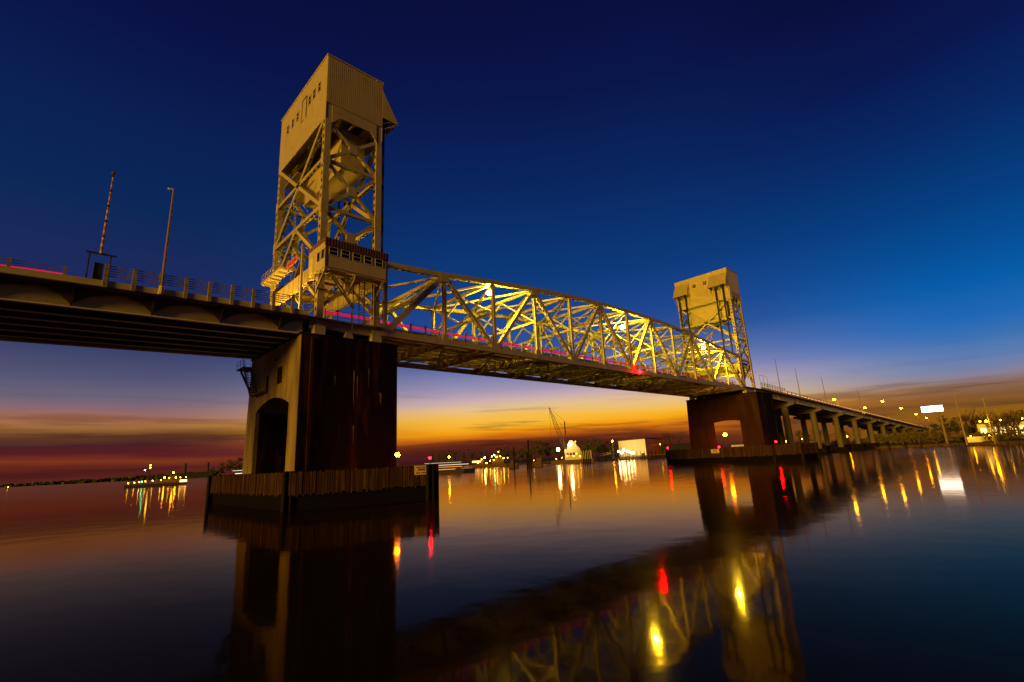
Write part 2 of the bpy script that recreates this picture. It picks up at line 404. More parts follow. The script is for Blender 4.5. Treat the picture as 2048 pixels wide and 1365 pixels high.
# ================================================================ lift span
span = empty('lift_span', (L/2, W/2, ZC), 'long through truss lift span with curved top chord between the two towers', 'bridge span')
def truss(y, inner):
    """inner: +1 when the roadway lies towards +Y"""
    t = MB()
    for i in range(NP):
        t.beam((i*P, y, hU(i)), ((i+1)*P, y, hU(i+1)), .72, .78, perf=('d',))
    for i in range(1, NP, 2):
        for s_ in (-1, 1):
            yy = y + s_*.375
            t.extrude([(i*P-1.1, yy-.012, hU(i)+.3), (i*P+1.1, yy-.012, hU(i)+.3), (i*P+.8, yy-.012, hU(i)-1.2), (i*P-.8, yy-.012, hU(i)-1.2)], (0, .024, 0))
    t.build('top_chord', [STEEL, PERF], span)
    t = MB(); t.beam((-.6, y, ZC), (L+.6, y, ZC), .6, .92)
    for i in range(0, NP+1, 1):                      # gusset plates at the panel points
        g = 1.15 if i % 2 == 0 else .62
        for s in (-1, 1):
            yy = y + s*.315
            t.extrude([(i*P-g, yy-.012, ZC-.3), (i*P+g, yy-.012, ZC-.3), (i*P+g*.75, yy-.012, ZC+1.25), (i*P-g*.75, yy-.012, ZC+1.25)], (0, .024, 0))
    t.build('bottom_chord', STEEL, span)
    for i in range(NP+1):
        t = MB(); t.ibeam((i*P, y, ZC+.3), (i*P, y, hU(i)-.3), .5, .52, up=(0,1,0), tf=.06, tw=.06)
        if i in (0, NP): t.beam((i*P, y, ZC+.3), (i*P, y, hU(i)-.3), .56, .4, up=(0,1,0))
        t.build('vertical_post', STEEL, span)
    for i in range(NP):
        lo, hi = (i, i+1) if i % 2 == 0 else (i+1, i)
        end = i in (0, NP-1)
        w_ = .62 if not end else .72
        t = MB(); t.beam((lo*P, y, ZC), (hi*P, y, hU(hi)-.1), w_-.02, .6 if not end else .8, up=(0,0,1), perf=('u', 'd'))
        t.build('diagonal', [STEEL, PERF], span)
truss(0, 1); truss(W, -1)
for i in range(NP+1):                               # top struts and sway frames
    z = hU(i)
    t = MB(); t.beam((i*P, .37, z-.05), (i*P, W-.37, z-.05), .5, .55)
    t.build('top_strut', STEEL, span)
    if 1 <= i <= NP-1:
        zl = 28.85 if 1 < i < NP-1 else z-3.4
        t = MB(); c = W/2
        if 1 < i < NP-1:
            t.beam((i*P, .28, zl), (i*P, W-.28, zl), .36, .4)
            for a, b in (((.28, zl+.1), (c, z-.3)), ((c, zl+.1), (.3, z-.35)), ((W-.28, zl+.1), (c, z-.3)), ((c, zl+.1), (W-.3, z-.35))):
                t.beam((i*P, a[0], a[1]), (i*P, b[0], b[1]), .26, .26)
            t.beam((i*P+.02, c-.6, zl+.2), (i*P+.02, c+.6, zl+.2), .3, .8)
            t.build('sway_frame', STEEL, span)
for i in range(NP):                                 # top laterals
    t = MB(); z0, z1 = hU(i)-.05, hU(i+1)-.05
    t.beam((i*P, .4, z0), ((i+1)*P, W-.4, z1), .3, .36, perf=('d',))
    t.beam((i*P, W-.4, z0-.02), ((i+1)*P, .4, z1-.02), .3, .33)
    t.build('top_lateral', [STEEL, PERF], span)
for e, (lo, hi) in enumerate(((0, 1), (NP, NP-1))):  # portal frames on the end posts
    t = MB()
    def ep(f, y): return (lo*P + (hi-lo)*P*f, y, ZC + (hU(hi)-ZC)*f)
    t.beam(ep(.62, .4), ep(.62, W-.4), .5, .5)
    for a, b in ((.62, .97), (.97, .62)):
        t.beam(ep(a, .4), ep(b, W/2), .3, .3); t.beam(ep(b, W/2), ep(a, W-.4), .3, .3)
    t.beam(ep(.44, .35), ep(.62, 3.2), .3, .3); t.beam(ep(.44, W-.35), ep(.62, W-3.2), .3, .3)
    t.build('portal_frame', STEEL, span)
for i in range(NP+1):                               # floor beams with stiffeners
    t = MB(); t.ibeam((i*P, .31, 22.45), (i*P, W-.31, 22.45), .42, 1.45, tf=.06, tw=.05)
    y = 1.0
    while y < W-.5:
        for s in (-1, 1): t.beam((i*P+s*.11, y, 21.86), (i*P+s*.11, y, 23.05), .05, .17, up=(1,0,0))
        y += 1.15
    t.build('floor_beam', FLOORST, span)
for i in range(NP):                                 # bottom laterals, stringers
    t = MB()
    t.beam((i*P, .3, 21.7), ((i+1)*P, W-.3, 21.7), .24, .16); t.beam((i*P, W-.3, 21.88), ((i+1)*P, .3, 21.88), .24, .16)
    t.build('bottom_lateral', STEEL, span)
for k in range(7):
    y = 1.9 + k*(W-3.8)/6
    t = MB()
    for i in range(NP): t.ibeam((i*P+.24, y, 22.86), ((i+1)*P-.24, y, 22.86), .2, .62, tf=.03, tw=.03)
    t.build('stringer', FLOORST, span)
t = MB()
for i in range(NP):
    x0, x1 = i*P, (i+1)*P
    t.quad([(x0, 1.2, 23.36), (x1, 1.2, 23.36), (x1, W-1.2, 23.36), (x0, W-1.2, 23.36)], [(x0, 1.2), (x1, 1.2), (x1, W-1.2), (x0, W-1.2)])
t.build('grating_deck', GRATE, span)
for y in (1.05, W-1.05):
    t = MB(); t.beam((0, y, 23.1), (L, y, 23.1), .14, .75)
    t.build('kerb_girder', STEEL, span)

# ================================================================ lift towers
def tower(far):
    def fx(x): return L-x if far else x
    if not far: lab = 'nearer steel lift tower on the stained pier, with windowed control house above the roadway'
    else: lab = 'farther smaller lift tower with two hooded sheave housings facing the viewer'
    tw = empty('lift_tower', (fx(-5.3), W/2, 21), lab, 'lift tower', 'vertical lift towers')
    XB, XF = -9.3, -1.45          # leg centre lines (rear, front)
    Y0, Y1 = .1, W-.3
    ZB, ZG0, ZG1, ZT = 21.2, 52.2, 54.7, 62.55
    LV = [24.3, 31.4, 38.6, 45.8, ZG0]
    def b(t, a, c, *ar, **k): t.beam((fx(a[0]), a[1], a[2]), (fx(c[0]), c[1], c[2]), *ar, **k)
    for x in (XB, XF):
        for y in (Y0, Y1):
            t = MB()
            b(t, (x, y, ZB), (x, y, ZG1-.05), .78, .86, up=(1,0,0), perf=('u', 'd'))
            for z in LV[1:4]: t.beam((fx(x), y, z-.9), (fx(x), y, z+.9), .83, 1.0, up=(1,0,0))
            b(t, (x, y, ZB-.9), (x, y, ZB+.6), 1.3, 1.4, up=(1,0,0))
            t.build('leg', [STEEL, PERF], tw)
    # longitudinal side bracing
    for y in (Y0, Y1):
        for z in LV[1:4]:
            t = MB(); b(t, (XB+.45, y, z), (XF-.45, y, z), .42, .46, perf=('u', 'd')); t.build('side_strut', [STEEL, PERF], tw)
        for z0, z1 in zip(LV, LV[1:]):
            c = ((XB+XF)/2, y, (z0+z1)/2); t = MB()
            for a in ((XB+.3, y, z0+.35), (XF-.3, y, z0+.35), (XB+.3, y, z1-.35), (XF-.3, y, z1-.35)):
                b(t, a, c, .44, .42, perf=('u', 'd'))
            t.beam((fx(c[0]), y, c[2]-.75), (fx(c[0]), y, c[2]+.75), .48, 1.3, up=(1,0,0))
            t.build('side_brace', [STEEL, PERF], tw)
    # transverse faces
    for x, o in ((XB, -.2), (XF, .2)):
        for z in LV[2:4]:
            t = MB(); b(t, (x+o, Y0+.4, z), (x+o, Y1-.4, z), .5, .5, perf=('u', 'd')); t.build('cross_strut', [STEEL, PERF], tw)
        t = MB()
        for a, c in (((x+o, Y0+.3, LV[2]+.3), (x+o, Y1-.3, ZG0)), ((x+o, Y1-.3, LV[2]+.3), (x+o, Y0+.3, ZG0))):
            b(t, a, c, .5, .55, perf=('u', 'd'))
        t.build('cross_brace', [STEEL, PERF], tw)
        t = MB()
        for a, c in (((x+o, W/2, LV[2]-.1), (x+o, Y0+.3, 31.6)), ((x+o, W/2, LV[2]-.1), (x+o, Y1-.3, 31.6))):
            b(t, a, c, .46, .5, perf=('u', 'd'))
        t.build('portal_brace', [STEEL, PERF], tw)
        t = MB(); xo = x-.35 if x == XB else x+.1
        t.beam((fx(xo), Y0+.4, 29.45), (fx(xo), Y1-.4, 29.45), .5, 2.0)
        for q in range(1, 9):
            yy = Y0 + (Y1-Y0)*q/9
            t.beam((fx(xo), yy, 28.5), (fx(xo), yy, 30.4), .1, .64, up=(1,0,0))
        for yk, s in ((Y0+.4, 1), (Y1-.4, -1)):
            t.beam((fx(xo), yk, 26.0), (fx(xo), yk+s*3.2, 28.6), .35, .4)
        t.build('portal_beam', STEEL, tw)
    # ceiling between portal beams: floor system of the machinery level over the road
    t = MB()
    for q in range(6):
        yy = Y0+.8 + q*(Y1-Y0-1.6)/5; t.ibeam((fx(XB), yy, 30.6), (fx(XF), yy, 30.6), .3, .5)
    for q in range(4):
        xx = XB+.9 + q*(XF-XB-1.8)/3; t.beam((fx(xx), Y0+.3, 30.95), (fx(xx), Y1-.3, 30.95), .3, .3)
    t.build('maintenance_floor', FLOORST, tw)
    # deep girder band under the machinery house
    t = MB()
    for x, o in ((XB, -.43), (XF, .43)): t.beam((fx(x+o), Y0-.45, (ZG0+ZG1)/2), (fx(x+o), Y1+.45, (ZG0+ZG1)/2), .1, ZG1-ZG0)
    for y, o in ((Y0, -.42), (Y1, .42)):
        ya = y+o
        pts = [(XB+.48, ZG1-.02), (XF-.48, ZG1-.02), (XF-.48, ZG0-.5), (XF-1.5, ZG0+.75), (XB+1.7, ZG0+.75), (XB+.48, ZG0-.5)]
        t.extrude([(fx(px), ya-.05, pz) for px, pz in pts], (0, .1, 0))
    for xx in (-7.2, -5.3, -3.4): t.ibeam((fx(xx), Y0, ZG1-.75), (fx(xx), Y1, ZG1-.75), .4, 1.2)
    t.build('head_girder', STEEL, tw)
    # machinery house
    hx0, hx1, hy0, hy1 = -9.78, -1.0, -.42, W+.22
    mh = MB(); mh.box(fx(hx0), fx(hx1), hy0, hy1, ZG1, ZT)
    z0, z1 = ZG1+.02, ZT-.35
    k = hx0+.3
    while k < hx1-.1:
        for yy, s in ((hy0, -1), (hy1, 1)): mh.beam((fx(k), yy+s*.006, z0), (fx(k), yy+s*.006, z1), .12, .012, up=(0,1,0))
        k += .3
    if far:
        k = hy0+.3
        while k < hy1-.1: mh.beam((fx(hx1)-.015, k, z0), (fx(hx1)-.015, k, z1), .03, .14, up=(0,1,0)); k += .36
    house = mh.build('machinery_house', SHEET, tw)
    rf = MB(); rf.box(fx(hx0-.12), fx(hx1+.12), hy0-.12, hy1+.12, ZT+.002, ZT+.16)
    rf.build('roof', GIRD, house)
    for ya, yb in ((hy0-.02, 5.6), (13.0, hy1+.02)):     # sheave hoods on the span side
        t = MB(); xo = hx1-.004
        prof = [(xo, ZT-1.2), (xo+2.75, 56.55), (xo+2.75, 56.45), (xo, 56.45)]
        t.quad([(fx(prof[0][0]), ya, prof[0][1]), (fx(prof[0][0]), yb, prof[0][1]), (fx(prof[1][0]), yb, prof[1][1]), (fx(prof[1][0]), ya, prof[1][1])])
        t.extrude([(fx(px), ya, pz) for px, pz in prof], (0, .08, 0)); t.extrude([(fx(px), yb-.08, pz) for px, pz in prof], (0, .08, 0))
        k = ya+.3
        nrm = Vector((fx(1)-fx(0), 0, .5)).normalized()*.015
        while k < yb-.1:
            t.beam(Vector((fx(prof[0][0]), k, prof[0][1]))+nrm, Vector((fx(prof[1][0]), k, prof[1][1]))+nrm, .12, .03, up=nrm); k += .36
        for yy in (ya+.2, (ya+yb)/2, yb-.2):
            t.beam((fx(xo+2.6), yy, 56.5), (fx(xo+.05), yy, 54.4), .1, .1); t.beam((fx(xo+1.6), yy, 56.5), (fx(xo+.05), yy, 55.5), .08, .08)
        t.build('sheave_hood', SHEET, house)
        t = MB()
        for yy in ((ya+yb)/2-.9, (ya+yb)/2+.9):
            t.tube((fx(hx1+.55), yy-.25, 57.4), (fx(hx1+.55), yy+.25, 57.4), 1.5, n=20)
        t.build('sheave', DARKST, house)
        for yy in ((ya+yb)/2-1.25, (ya+yb)/2+1.2):
            t = MB()
            for q in (-.16, 0, .16): t.tube((fx(.15), yy+q, 57.0), (fx(.15), yy+q, 32.4), .1, n=6)
            t.build('lift_cable', CABLE, tw)
    # windows and door of the machinery house
    if not far:
        xw = hx0-.03
        for yy in (2.2, 4.1, 5.8, 10.6, 12.6, 14.8):
            t = MB(); t.box(xw-.02, xw+.03, yy-.38, yy+.38, 58.1, 59.5); o = t.build('window', GLASS, house)
            t = MB()
            for q in (-.4, .4): t.beam((xw-.03, yy+q, 58.05), (xw-.03, yy+q, 59.55), .06, .06, up=(1,0,0))
            t.beam((xw-.03, yy-.43, 59.55), (xw-.03, yy+.43, 59.55), .06, .06); t.beam((xw-.03, yy-.43, 58.05), (xw-.03, yy+.43, 58.05), .06, .06)
            t.beam((xw-.035, yy-.4, 58.8), (xw-.035, yy+.4, 58.8), .05, .05)
            t.build('window_frame', GIRD, o)
        t = MB(); t.box(xw-.02, xw+.02, 7.1, 8.7, 56.6, 60.3); dr = t.build('door', SHEET, house)
        t = MB()
        for q in (7.05, 8.75): t.beam((xw-.03, q, 56.6), (xw-.03, q, 60.4), .12, .08, up=(1,0,0))
        t.beam((xw-.03, 7.0, 60.4), (xw-.03, 8.8, 60.4), .08, .12); t.build('door_frame', DARKST, dr)
    else:
        for yy in (7.4, 11.2):
            t = MB(); t.box(fx(hx1+.02), fx(hx1+.09), yy-.5, yy+.5, 59.0, 60.1); o = t.build('window', GLASS, house)
            t = MB(); xx = fx(hx1+.1)
            t.beam((xx, yy-.55, 59.55), (xx, yy+.55, 59.55), .06, .08); t.beam((xx, yy, 59.0), (xx, yy, 60.1), .06, .08, up=(1,0,0)); t.build('window_frame', GIRD, o)
    # access ladders and small gallery under the house
    t = MB()
    for q in range(3):
        z = 50.4 - q*.0
    for yy in (13.2, 16.6):
        for zz in (50.0, 50.6, 51.2): t.tube((fx(-8.9), yy-1.4, zz), (fx(-8.9), yy+1.0, zz), .04, n=5)
    t.box(fx(-9.0), fx(-7.2), 11.6, 17.4, 49.7, 49.8)
    for q in range(26):
        z = 32+q*.7; t.beam((fx(-7.6), 15.2, z), (fx(-7.6), 15.9, z), .05, .05)
    for yy in (15.2, 15.9): t.beam((fx(-7.6), yy, 31), (fx(-7.6), yy, 50), .06, .06, up=(1,0,0))
    t.build('access_ladder', STEEL, tw)
    # stair tower clutter inside the rear bay
    t = MB()
    for q in range(5):
        z = 31+q*3.6; sgn = 1 if q % 2 else -1
        t.beam((fx(-7.9), 12.2-sgn*1.8, z), (fx(-7.9), 12.2+sgn*1.8, z+3.4), .8, .16)
        t.beam((fx(-7.5), 12.2-sgn*1.8, z+1), (fx(-7.5), 12.2+sgn*1.8, z+4.4), .05, .06)
    t.build('stair_flight', STEEL, tw)
    # bearing girders between legs at road level
    for y in (Y0, Y1):
        t = MB(); t.ibeam((fx(-10.4), y, 22.0), (fx(-.9), y, 22.0), .5, 1.0, tf=.08, tw=.06)
        for xx in (-9.3, -5.3, -1.5):
            t.extrude([(fx(xx-.75), y-.35, 20.35), (fx(xx+.75), y-.35, 20.35), (fx(xx+.42), y-.35, 21.5), (fx(xx-.42), y-.35, 21.5)], (0, .7, 0))
        t.build('base_girder', STEEL, tw)
    return tw, fx
near_tower, _ = tower(False)
far_tower, FX = tower(True)

# control house of the near tower
oh = MB(); ox0, ox1, oy0, oy1, oz0, oz1 = -10.05, -1.4, -3.0, 2.3, 28.85, 32.6
oh.box(ox0, ox1, oy0, oy1, oz0, oz1)
ctrl = oh.build('control_house', SHEET, near_tower)
t = MB()
for yy, s in ((oy0-.04, -1),):
    t.box(ox0-.12, ox1+.12, oy0-.12, oy0-.02, oz1-.95, oz1+.12)
    k = ox0
    while k < ox1: t.beam((k, oy0-.15, oz1-.93), (k, oy0-.15, oz1+.08), .14, .06, up=(0,1,0)); k += .38
t.box(ox0-.12, ox0-.02, oy0-.019, oy1, oz1-.35, oz1+.12)
t.box(ox1+.02, ox1+.12, oy0-.019, oy1, oz1-.95, oz1+.12)
t.box(ox0-.1, ox1+.1, oy0-.1, oy1, oz1+.002, oz1+.1)
t.build('roof_fascia', FASCIA, ctrl)
t = MB()
for xx in (ox0+.12, ox1-.1): t.box(xx-.14, xx+.14, oy0-.035, oy0, oz0, oz1-.95)
t.build('corner_trim', FASCIA, ctrl)
for k in range(5):
    xw = -9.02 + k*1.59
    t = MB(); t.box(xw-.54, xw+.54, oy0-.04, oy0+.03, 30.5, 31.56); o = t.build('window', GLASS, ctrl)
    t = MB()
    for z in (30.5, 31.03, 31.56): t.beam((xw-.56, oy0-.05, z), (xw+.56, oy0-.05, z), .05, .06)
    for q in (-.55, .55): t.beam((xw+q, oy0-.05, 30.5), (xw+q, oy0-.05, 31.56), .05, .05, up=(0,1,0))
    t.build('window_frame', TRIM, o)
for ya in (-2.35, -1.0):
    t = MB(); t.box(ox0-.03, ox0+.02, ya-.42, ya+.42, 30.1, 31.3); o = t.build('window', GLASS, ctrl)
    t = MB()
    for q in (-.45, .45): t.beam((ox0-.05, ya+q, 30.05), (ox0-.05, ya+q, 31.35), .07, .06, up=(1,0,0))
    t.build('window_frame', TRIM, o)
t = MB(); t.box(ox0-.03, ox0+.01, .75, 1.75, 29.1, 31.3); t.build('door', GIRD, ctrl)
t = MB()                                               # underframe brackets
for xx in (ox0+.2, -5.7, ox1-.3):
    t.beam((xx, oy0+.1, oz0-.14), (xx, -.3, oz0-.14), .22, .26); t.beam((xx, oy0+.3, oz0-.2), (xx, -.25, 26.6), .2, .22)
for yy in (oy0+.2, -1.4): t.beam((ox0, yy, oz0-.12), (ox1, yy, oz0-.12), .2, .2)
t.tube((ox0+1.2, -2.2, oz0-.35), (ox1-1.5, -2.2, oz0-.35), .05, n=6); t.tube((ox0+1.2, -2.2, oz0-.35), (ox0+.6, -.6, oz0-.35), .05, n=6)
t.build('underframe', STEEL, ctrl)
t = MB()                                               # ladder and cable rack from control house to the road
for xx in (-4.5, -3.75): t.beam((xx, -1.2, 22.4), (xx, -1.2, oz0-.2), .09, .09, up=(1,0,0))
for q in range(17): t.beam((-4.5, -1.2, 22.8+q*.36), (-3.75, -1.2, 22.8+q*.36), .05, .05)
for xx in (-5.2, -2.4, -2.0): t.tube((xx, -.9, 21.5), (xx, -.9, oz0-.2), .06, n=6)
t.beam((-8.2, -1.3, 28.4), (-5.2, -1.3, 24.6), .3, .12); t.beam((-8.2, -1.0, 28.4), (-5.2, -1.0, 24.6), .08, .3)
t.build('ladder', DARKST, ctrl)
t = MB()                                               # walkway along the rear face with railing
px0, px1, py0, py1, pz = -11.6, -9.95, 8.2, 16.6, 32.1
t.box(px0, px1, py0, py1, pz-.1, pz)
t.beam((px0, py0, pz-.1), (px0, py1, pz-.1), .1, .4); t.beam((px0, py0, pz-.16), (px1, py0, pz-.16), .1, .34)
for q in range(6):
    yy = py0+.2 + q*(py1-py0-.4)/5; t.beam((px0+.1, yy, pz-.25), (px1, yy, pz-.25), .15, .28)
    t.beam((px0, yy, pz), (px0, yy, pz+1.1), .06, .06, up=(1,0,0))
for z in (.4, .75, 1.1): t.beam((px0, py0, pz+z), (px0, py1, pz+z), .05, .05)
t.build('rear_walkway', STEEL, near_tower)
t = MB(); t.beam((-10.5, 3.4, 22.2), (-10.5, 3.4, 34.0), .28, .28, up=(1,0,0)); t.beam((-10.5, 3.4, 33.6), (-9.4, 3.4, 33.6), .14, .14)
t.beam((-10.5, 3.4, 25.2), (-10.5, 6.4, 27.8), .1, .1)
t.build('conduit_mast', STEEL, near_tower)
# small yellow cabin in the far tower portal
t = MB(); t.box(FX(-9.0), FX(-1.6), 1.6, 7.2, 25.0+2.2, 29.6)
t.build('portal_cabin', SHEET, far_tower)

# counterweights hanging in the towers
for far in (False, True):
    f = (lambda x: L-x) if far else (lambda x: x)
    t = MB(); t.box(f(-6.2), f(-2.7), 2.0, W-2.2, 45.6 if far else 46.7, 52.9)
    cw = t.build('counterweight', SHEET)
    tag(cw, 'pale counterweight block hanging high inside the ' + ('farther tower' if far else 'nearer tower'), 'counterweight', 'lift counterweights')
    for yy in (2.05, 9, W-2.25):
        t = MB(); t.beam((f(-4.45), yy, 46.6), (f(-4.45), yy, 53.2), .12, 3.7, up=(1,0,0)); t.build('steel_band', STEEL, cw)

# ================================================================ piers
def pier(far):
    f = (lambda x: L-x) if far else (lambda x: x)
    lab = ('farther concrete pier with lamp glowing in its square opening' if far else 'nearer dark stained pier with tall arched opening and metal stair')
    pr = empty('bridge_pier', (f(-5), W/2, 4), lab, 'bridge pier', 'lift tower piers')
    x0, x1 = -11.55, 1.6; y0, y1 = (-4.2 if far else -.55), W+.8
    zt, zb = 20.35, 0.4
    ax0, ax1 = (1.95, 10.5) if far else (2.4, 14.9)
    az1, apex = (12.35, 12.75) if far else (12.3, 13.6)
    # the two faces with the arch, as extruded outlines
    def arch_pts(n=14):
        pts = []
        for i in range(n+1):
            u = i/n; pts.append((ax0+(ax1-ax0)*u, az1 + (apex-az1)*(1-(2*u-1)**2)))
        return pts
    batter = .45
    t = MB()
    bot = 4.0 if not far else 4.9
    # outline of the concrete with arch cut, in (y,z)
    outl = [(y0, zb), (ax0, zb), (ax0, bot)] + arch_pts() + [(ax1, bot), (ax1, zb), (y1+batter, zb), (y1-.4, zt), (y0, zt)]
    sgn = 1
    if far:
        t.extrude([(f(x1), y, z) for y, z in outl], (.9, 0, 0))
        o2 = [(y0, zb), (1.5, zb), (1.5, bot), (1.5, 15.5), (17.2, 15.5), (17.2, bot), (17.2, zb), (y1+batter, zb), (y1-.4, zt), (y0, zt)]
        t.extrude([(f(x0), y, z) for y, z in o2], (-.9, 0, 0))
        t.box(f(x1)+.9, f(x0)-.9, y0, y0+.9, zb, zt); t.box(f(x1)+.9, f(x0)-.9, y1-1.0, y1-.42, zb, zt); t.box(f(x1)+.9, f(x0)-.9, y0+.9, y1-1.0, zt-1.2, zt-.01)
    else:
        t.extrude([(f(x0), y, z) for y, z in outl], (f(x1)-f(x0), 0, 0))
        t.box(f(x0+.02), f(x1-.02), ax0-.01, ax1+.01, .2, bot)
    if not far:   # formwork joints and boards on the lit face
        pass
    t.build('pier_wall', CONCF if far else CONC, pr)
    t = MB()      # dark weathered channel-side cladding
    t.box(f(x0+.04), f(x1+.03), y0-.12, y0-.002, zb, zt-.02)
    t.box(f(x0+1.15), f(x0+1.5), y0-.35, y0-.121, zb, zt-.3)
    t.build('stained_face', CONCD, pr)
    t = MB()      # arch back wall and inner slabs, recess shade put in their dark colour
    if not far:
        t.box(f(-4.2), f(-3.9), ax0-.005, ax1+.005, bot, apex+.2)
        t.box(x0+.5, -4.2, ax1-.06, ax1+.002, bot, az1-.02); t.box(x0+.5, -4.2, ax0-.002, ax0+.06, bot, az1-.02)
        t.build('arch_back_and_shade_lining', CONCD, pr)
    t = MB()
    rnd = random.Random(5 if far else 9)
    for _ in range(0 if not far else 3):
        xx = rnd.uniform(x0+2.6, x1-1.2); zz = rnd.uniform(10, 19.5); ln = rnd.uniform(.5, 3.2); ww = rnd.uniform(.03, .1)
        t = MB(); t.extrude([(f(xx-ww), y0-.125, zz), (f(xx+ww), y0-.125, zz), (f(xx+ww*.2), y0-.125, zz-ln), (f(xx-ww*.2), y0-.125, zz-ln)], (0, -.006, 0)); t.build('lime_stain', LIME, pr)
    if not far:
        for xx, zz, ln, ww in ((-4.7, 16.3, 4.4, .1), (-4.2, 15.6, 3.0, .07), (-.9, 13.6, 1.5, .16), (-4.6, 9.3, 2.2, .06), (-2.6, 16.8, 2.6, .05), (-7.2, 15.4, 1.2, .05)):
            t = MB(); t.extrude([(xx-ww, y0-.13, zz), (xx+ww*.3, y0-.13, zz+.2), (xx+ww*1.2, y0-.13, zz-.3), (xx+ww*.6, y0-.13, zz-ln*.5), (xx+ww*.7, y0-.13, zz-ln), (xx, y0-.13, zz-ln*.8), (xx-ww*.4, y0-.13, zz-ln*.35)], (0, -.006, 0)); t.build('lime_stain', LIME, pr)
    t = MB()      # pier cap
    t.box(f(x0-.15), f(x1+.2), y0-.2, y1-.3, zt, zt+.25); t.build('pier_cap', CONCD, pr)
    if not far:
        t = MB(); t.box(x0-.03, x0+.05, 5.3, 7.1, 15.2, 17.4); t.build('wall_opening', HOLE, pr)
        t = MB(); t.box(x0-.03, x0+.05, 10.4, 11.3, 14.75, 16.95); t.build('doorway', HOLE, pr)
        t = MB()
        for yy in (3.5, 7.6, 9.6, 12.4): t.box(x0-.012, x0+.01, yy-.025, yy+.025, 12.6, zt)
        t.box(x0-.2, x0+.01, 7.3, 8.2, 18.55, 18.7)
        t.build('formwork_joint', CONCD, pr)
        t = MB()   # stair from the doorway up to a side landing
        t.box(x0-1.0, x0-.05, 10.2, 14.6, 14.55, 14.7)
        for q in range(12):
            u = q/11; t.box(x0-1.0, x0-.1, 14.6+u*4.0, 14.95+u*4.0, 14.75+u*4.6, 14.82+u*4.6)
        for xx in (x0-1.0, x0-.1): t.beam((xx, 14.5, 14.5), (xx, 18.9, 19.5), .08, .35)
        t.box(x0-1.1, x0+.6, 18.7, 22.0, 19.35, 19.5)
        t.beam((x0-.5, 21.8, 19.3), (x0+.2, 18.4, 15.4), .2, .25)
        for xx in (x0-1.05, ):
            for z in (.55, 1.1):
                t.tube((xx, 18.7, 19.5+z), (xx, 22.0, 19.5+z), .035, n=6); t.tube((xx, 10.2, 14.7+z), (xx, 14.5, 14.7+z), .035, n=6)
                t.tube((xx, 14.6, 14.9+z), (xx, 18.7, 19.5+z), .035, n=6)
            for yy in (10.2, 11.6, 13, 14.5): t.tube((xx, yy, 14.7), (xx, yy, 15.8), .035, n=6)
            for yy in (18.7, 20.3, 22.0): t.tube((xx, yy, 19.5), (xx, yy, 20.6), .035, n=6)
        t.build('metal_stair', DARKST, pr)
    else:
        t = MB()
        for yy in (19.0, 20.5, 22): t.tube((f(x0-.4), yy-1.5, zt), (f(x0-.4), yy-1.5, zt+1.1), .05, n=6)
        for z in (.55, 1.1): t.tube((f(x0-.4), 17.5, zt+z), (f(x0-.4), 20.5, zt+z), .05, n=6)
        t.build('landing_rail', DARKST, pr)
    return pr
pier(False); pier(True)

# ================================================================ timber fenders
def fender(poly, lab, ztop=4.05):
    fd = empty('pier_fender', (poly[0][0], poly[0][1], 0), lab, 'fender', 'timber pier fenders')
    rnd = random.Random(11)
    n = len(poly); cx = sum(p[0] for p in poly)/n; cy = sum(p[1] for p in poly)/n
    t = MB(); t2 = MB()
    for i in range(n):
        a = Vector((*poly[i], 0)); b = Vector((*poly[(i+1) % n], 0)); d = b-a; Ln = d.length; d.normalize()
        nr = Vector((d.y, -d.x, 0))
        if nr.dot(Vector((cx, cy, 0))-a) > 0: nr = -nr
        s = 0
        while s < Ln-.1:
            wd = rnd.uniform(.22, .34); off = rnd.uniform(-.05, .05); top = ztop + rnd.uniform(-.14, .07); lo = rnd.uniform(1.45, 1.8)
            c = a + d*(s+wd/2) + nr*off
            t.beam((c.x, c.y, lo), (c.x, c.y, top), wd-.05, .26, up=nr)
            s += wd
        for z in (3.2, 1.5):
            t2.beam(a + Vector((0,0,z)) - nr*.25, b + Vector((0,0,z)) - nr*.25, .3, .4)
        s = .6
        while s < Ln:
            c = a + d*s - nr*.9; t2.tube((c.x, c.y, -1.0), (c.x, c.y, ztop-.3), .2, n=8); s += 1.6
        t2.beam(a + Vector((0,0,1.0)) - nr*.3, b + Vector((0,0,1.0)) - nr*.3, .12, 2.8)
    t.build('planking', WOOD, fd); t2.build('timber_frame', WETW, fd)
    t = MB(); pl = [(cx+(x-cx)*.985, cy+(y-cy)*.985) for x, y in poly]; t.prism(pl, ztop-.35, ztop-.12)
    t.build('timber_deck', PILE, fd)
    for x, y in poly:
        t = MB()
        for q in range(3): t.tube((x+(q-1)*.35, y+(q % 2)*.3, -1), (x+(q-1)*.35, y+(q % 2)*.3, ztop+.1), .24, n=10)
        t.build('corner_pile', PILE, fd)
    return fd
NF = [(-13.2, -3.4), (1.3, -8.9), (2.6, -7.9), (2.6, 27.5), (-13.2, 28.0)]
fender(NF, 'long timber fender with pale vertical planks round the nearer pier')
FF = [(120.6, 26.5), (120.6, -7.2), (124, -13.5), (138.5, -13.5), (138.5, 26.5)]
fender(FF, 'dark timber fender round the base of the farther pier', 4.6)

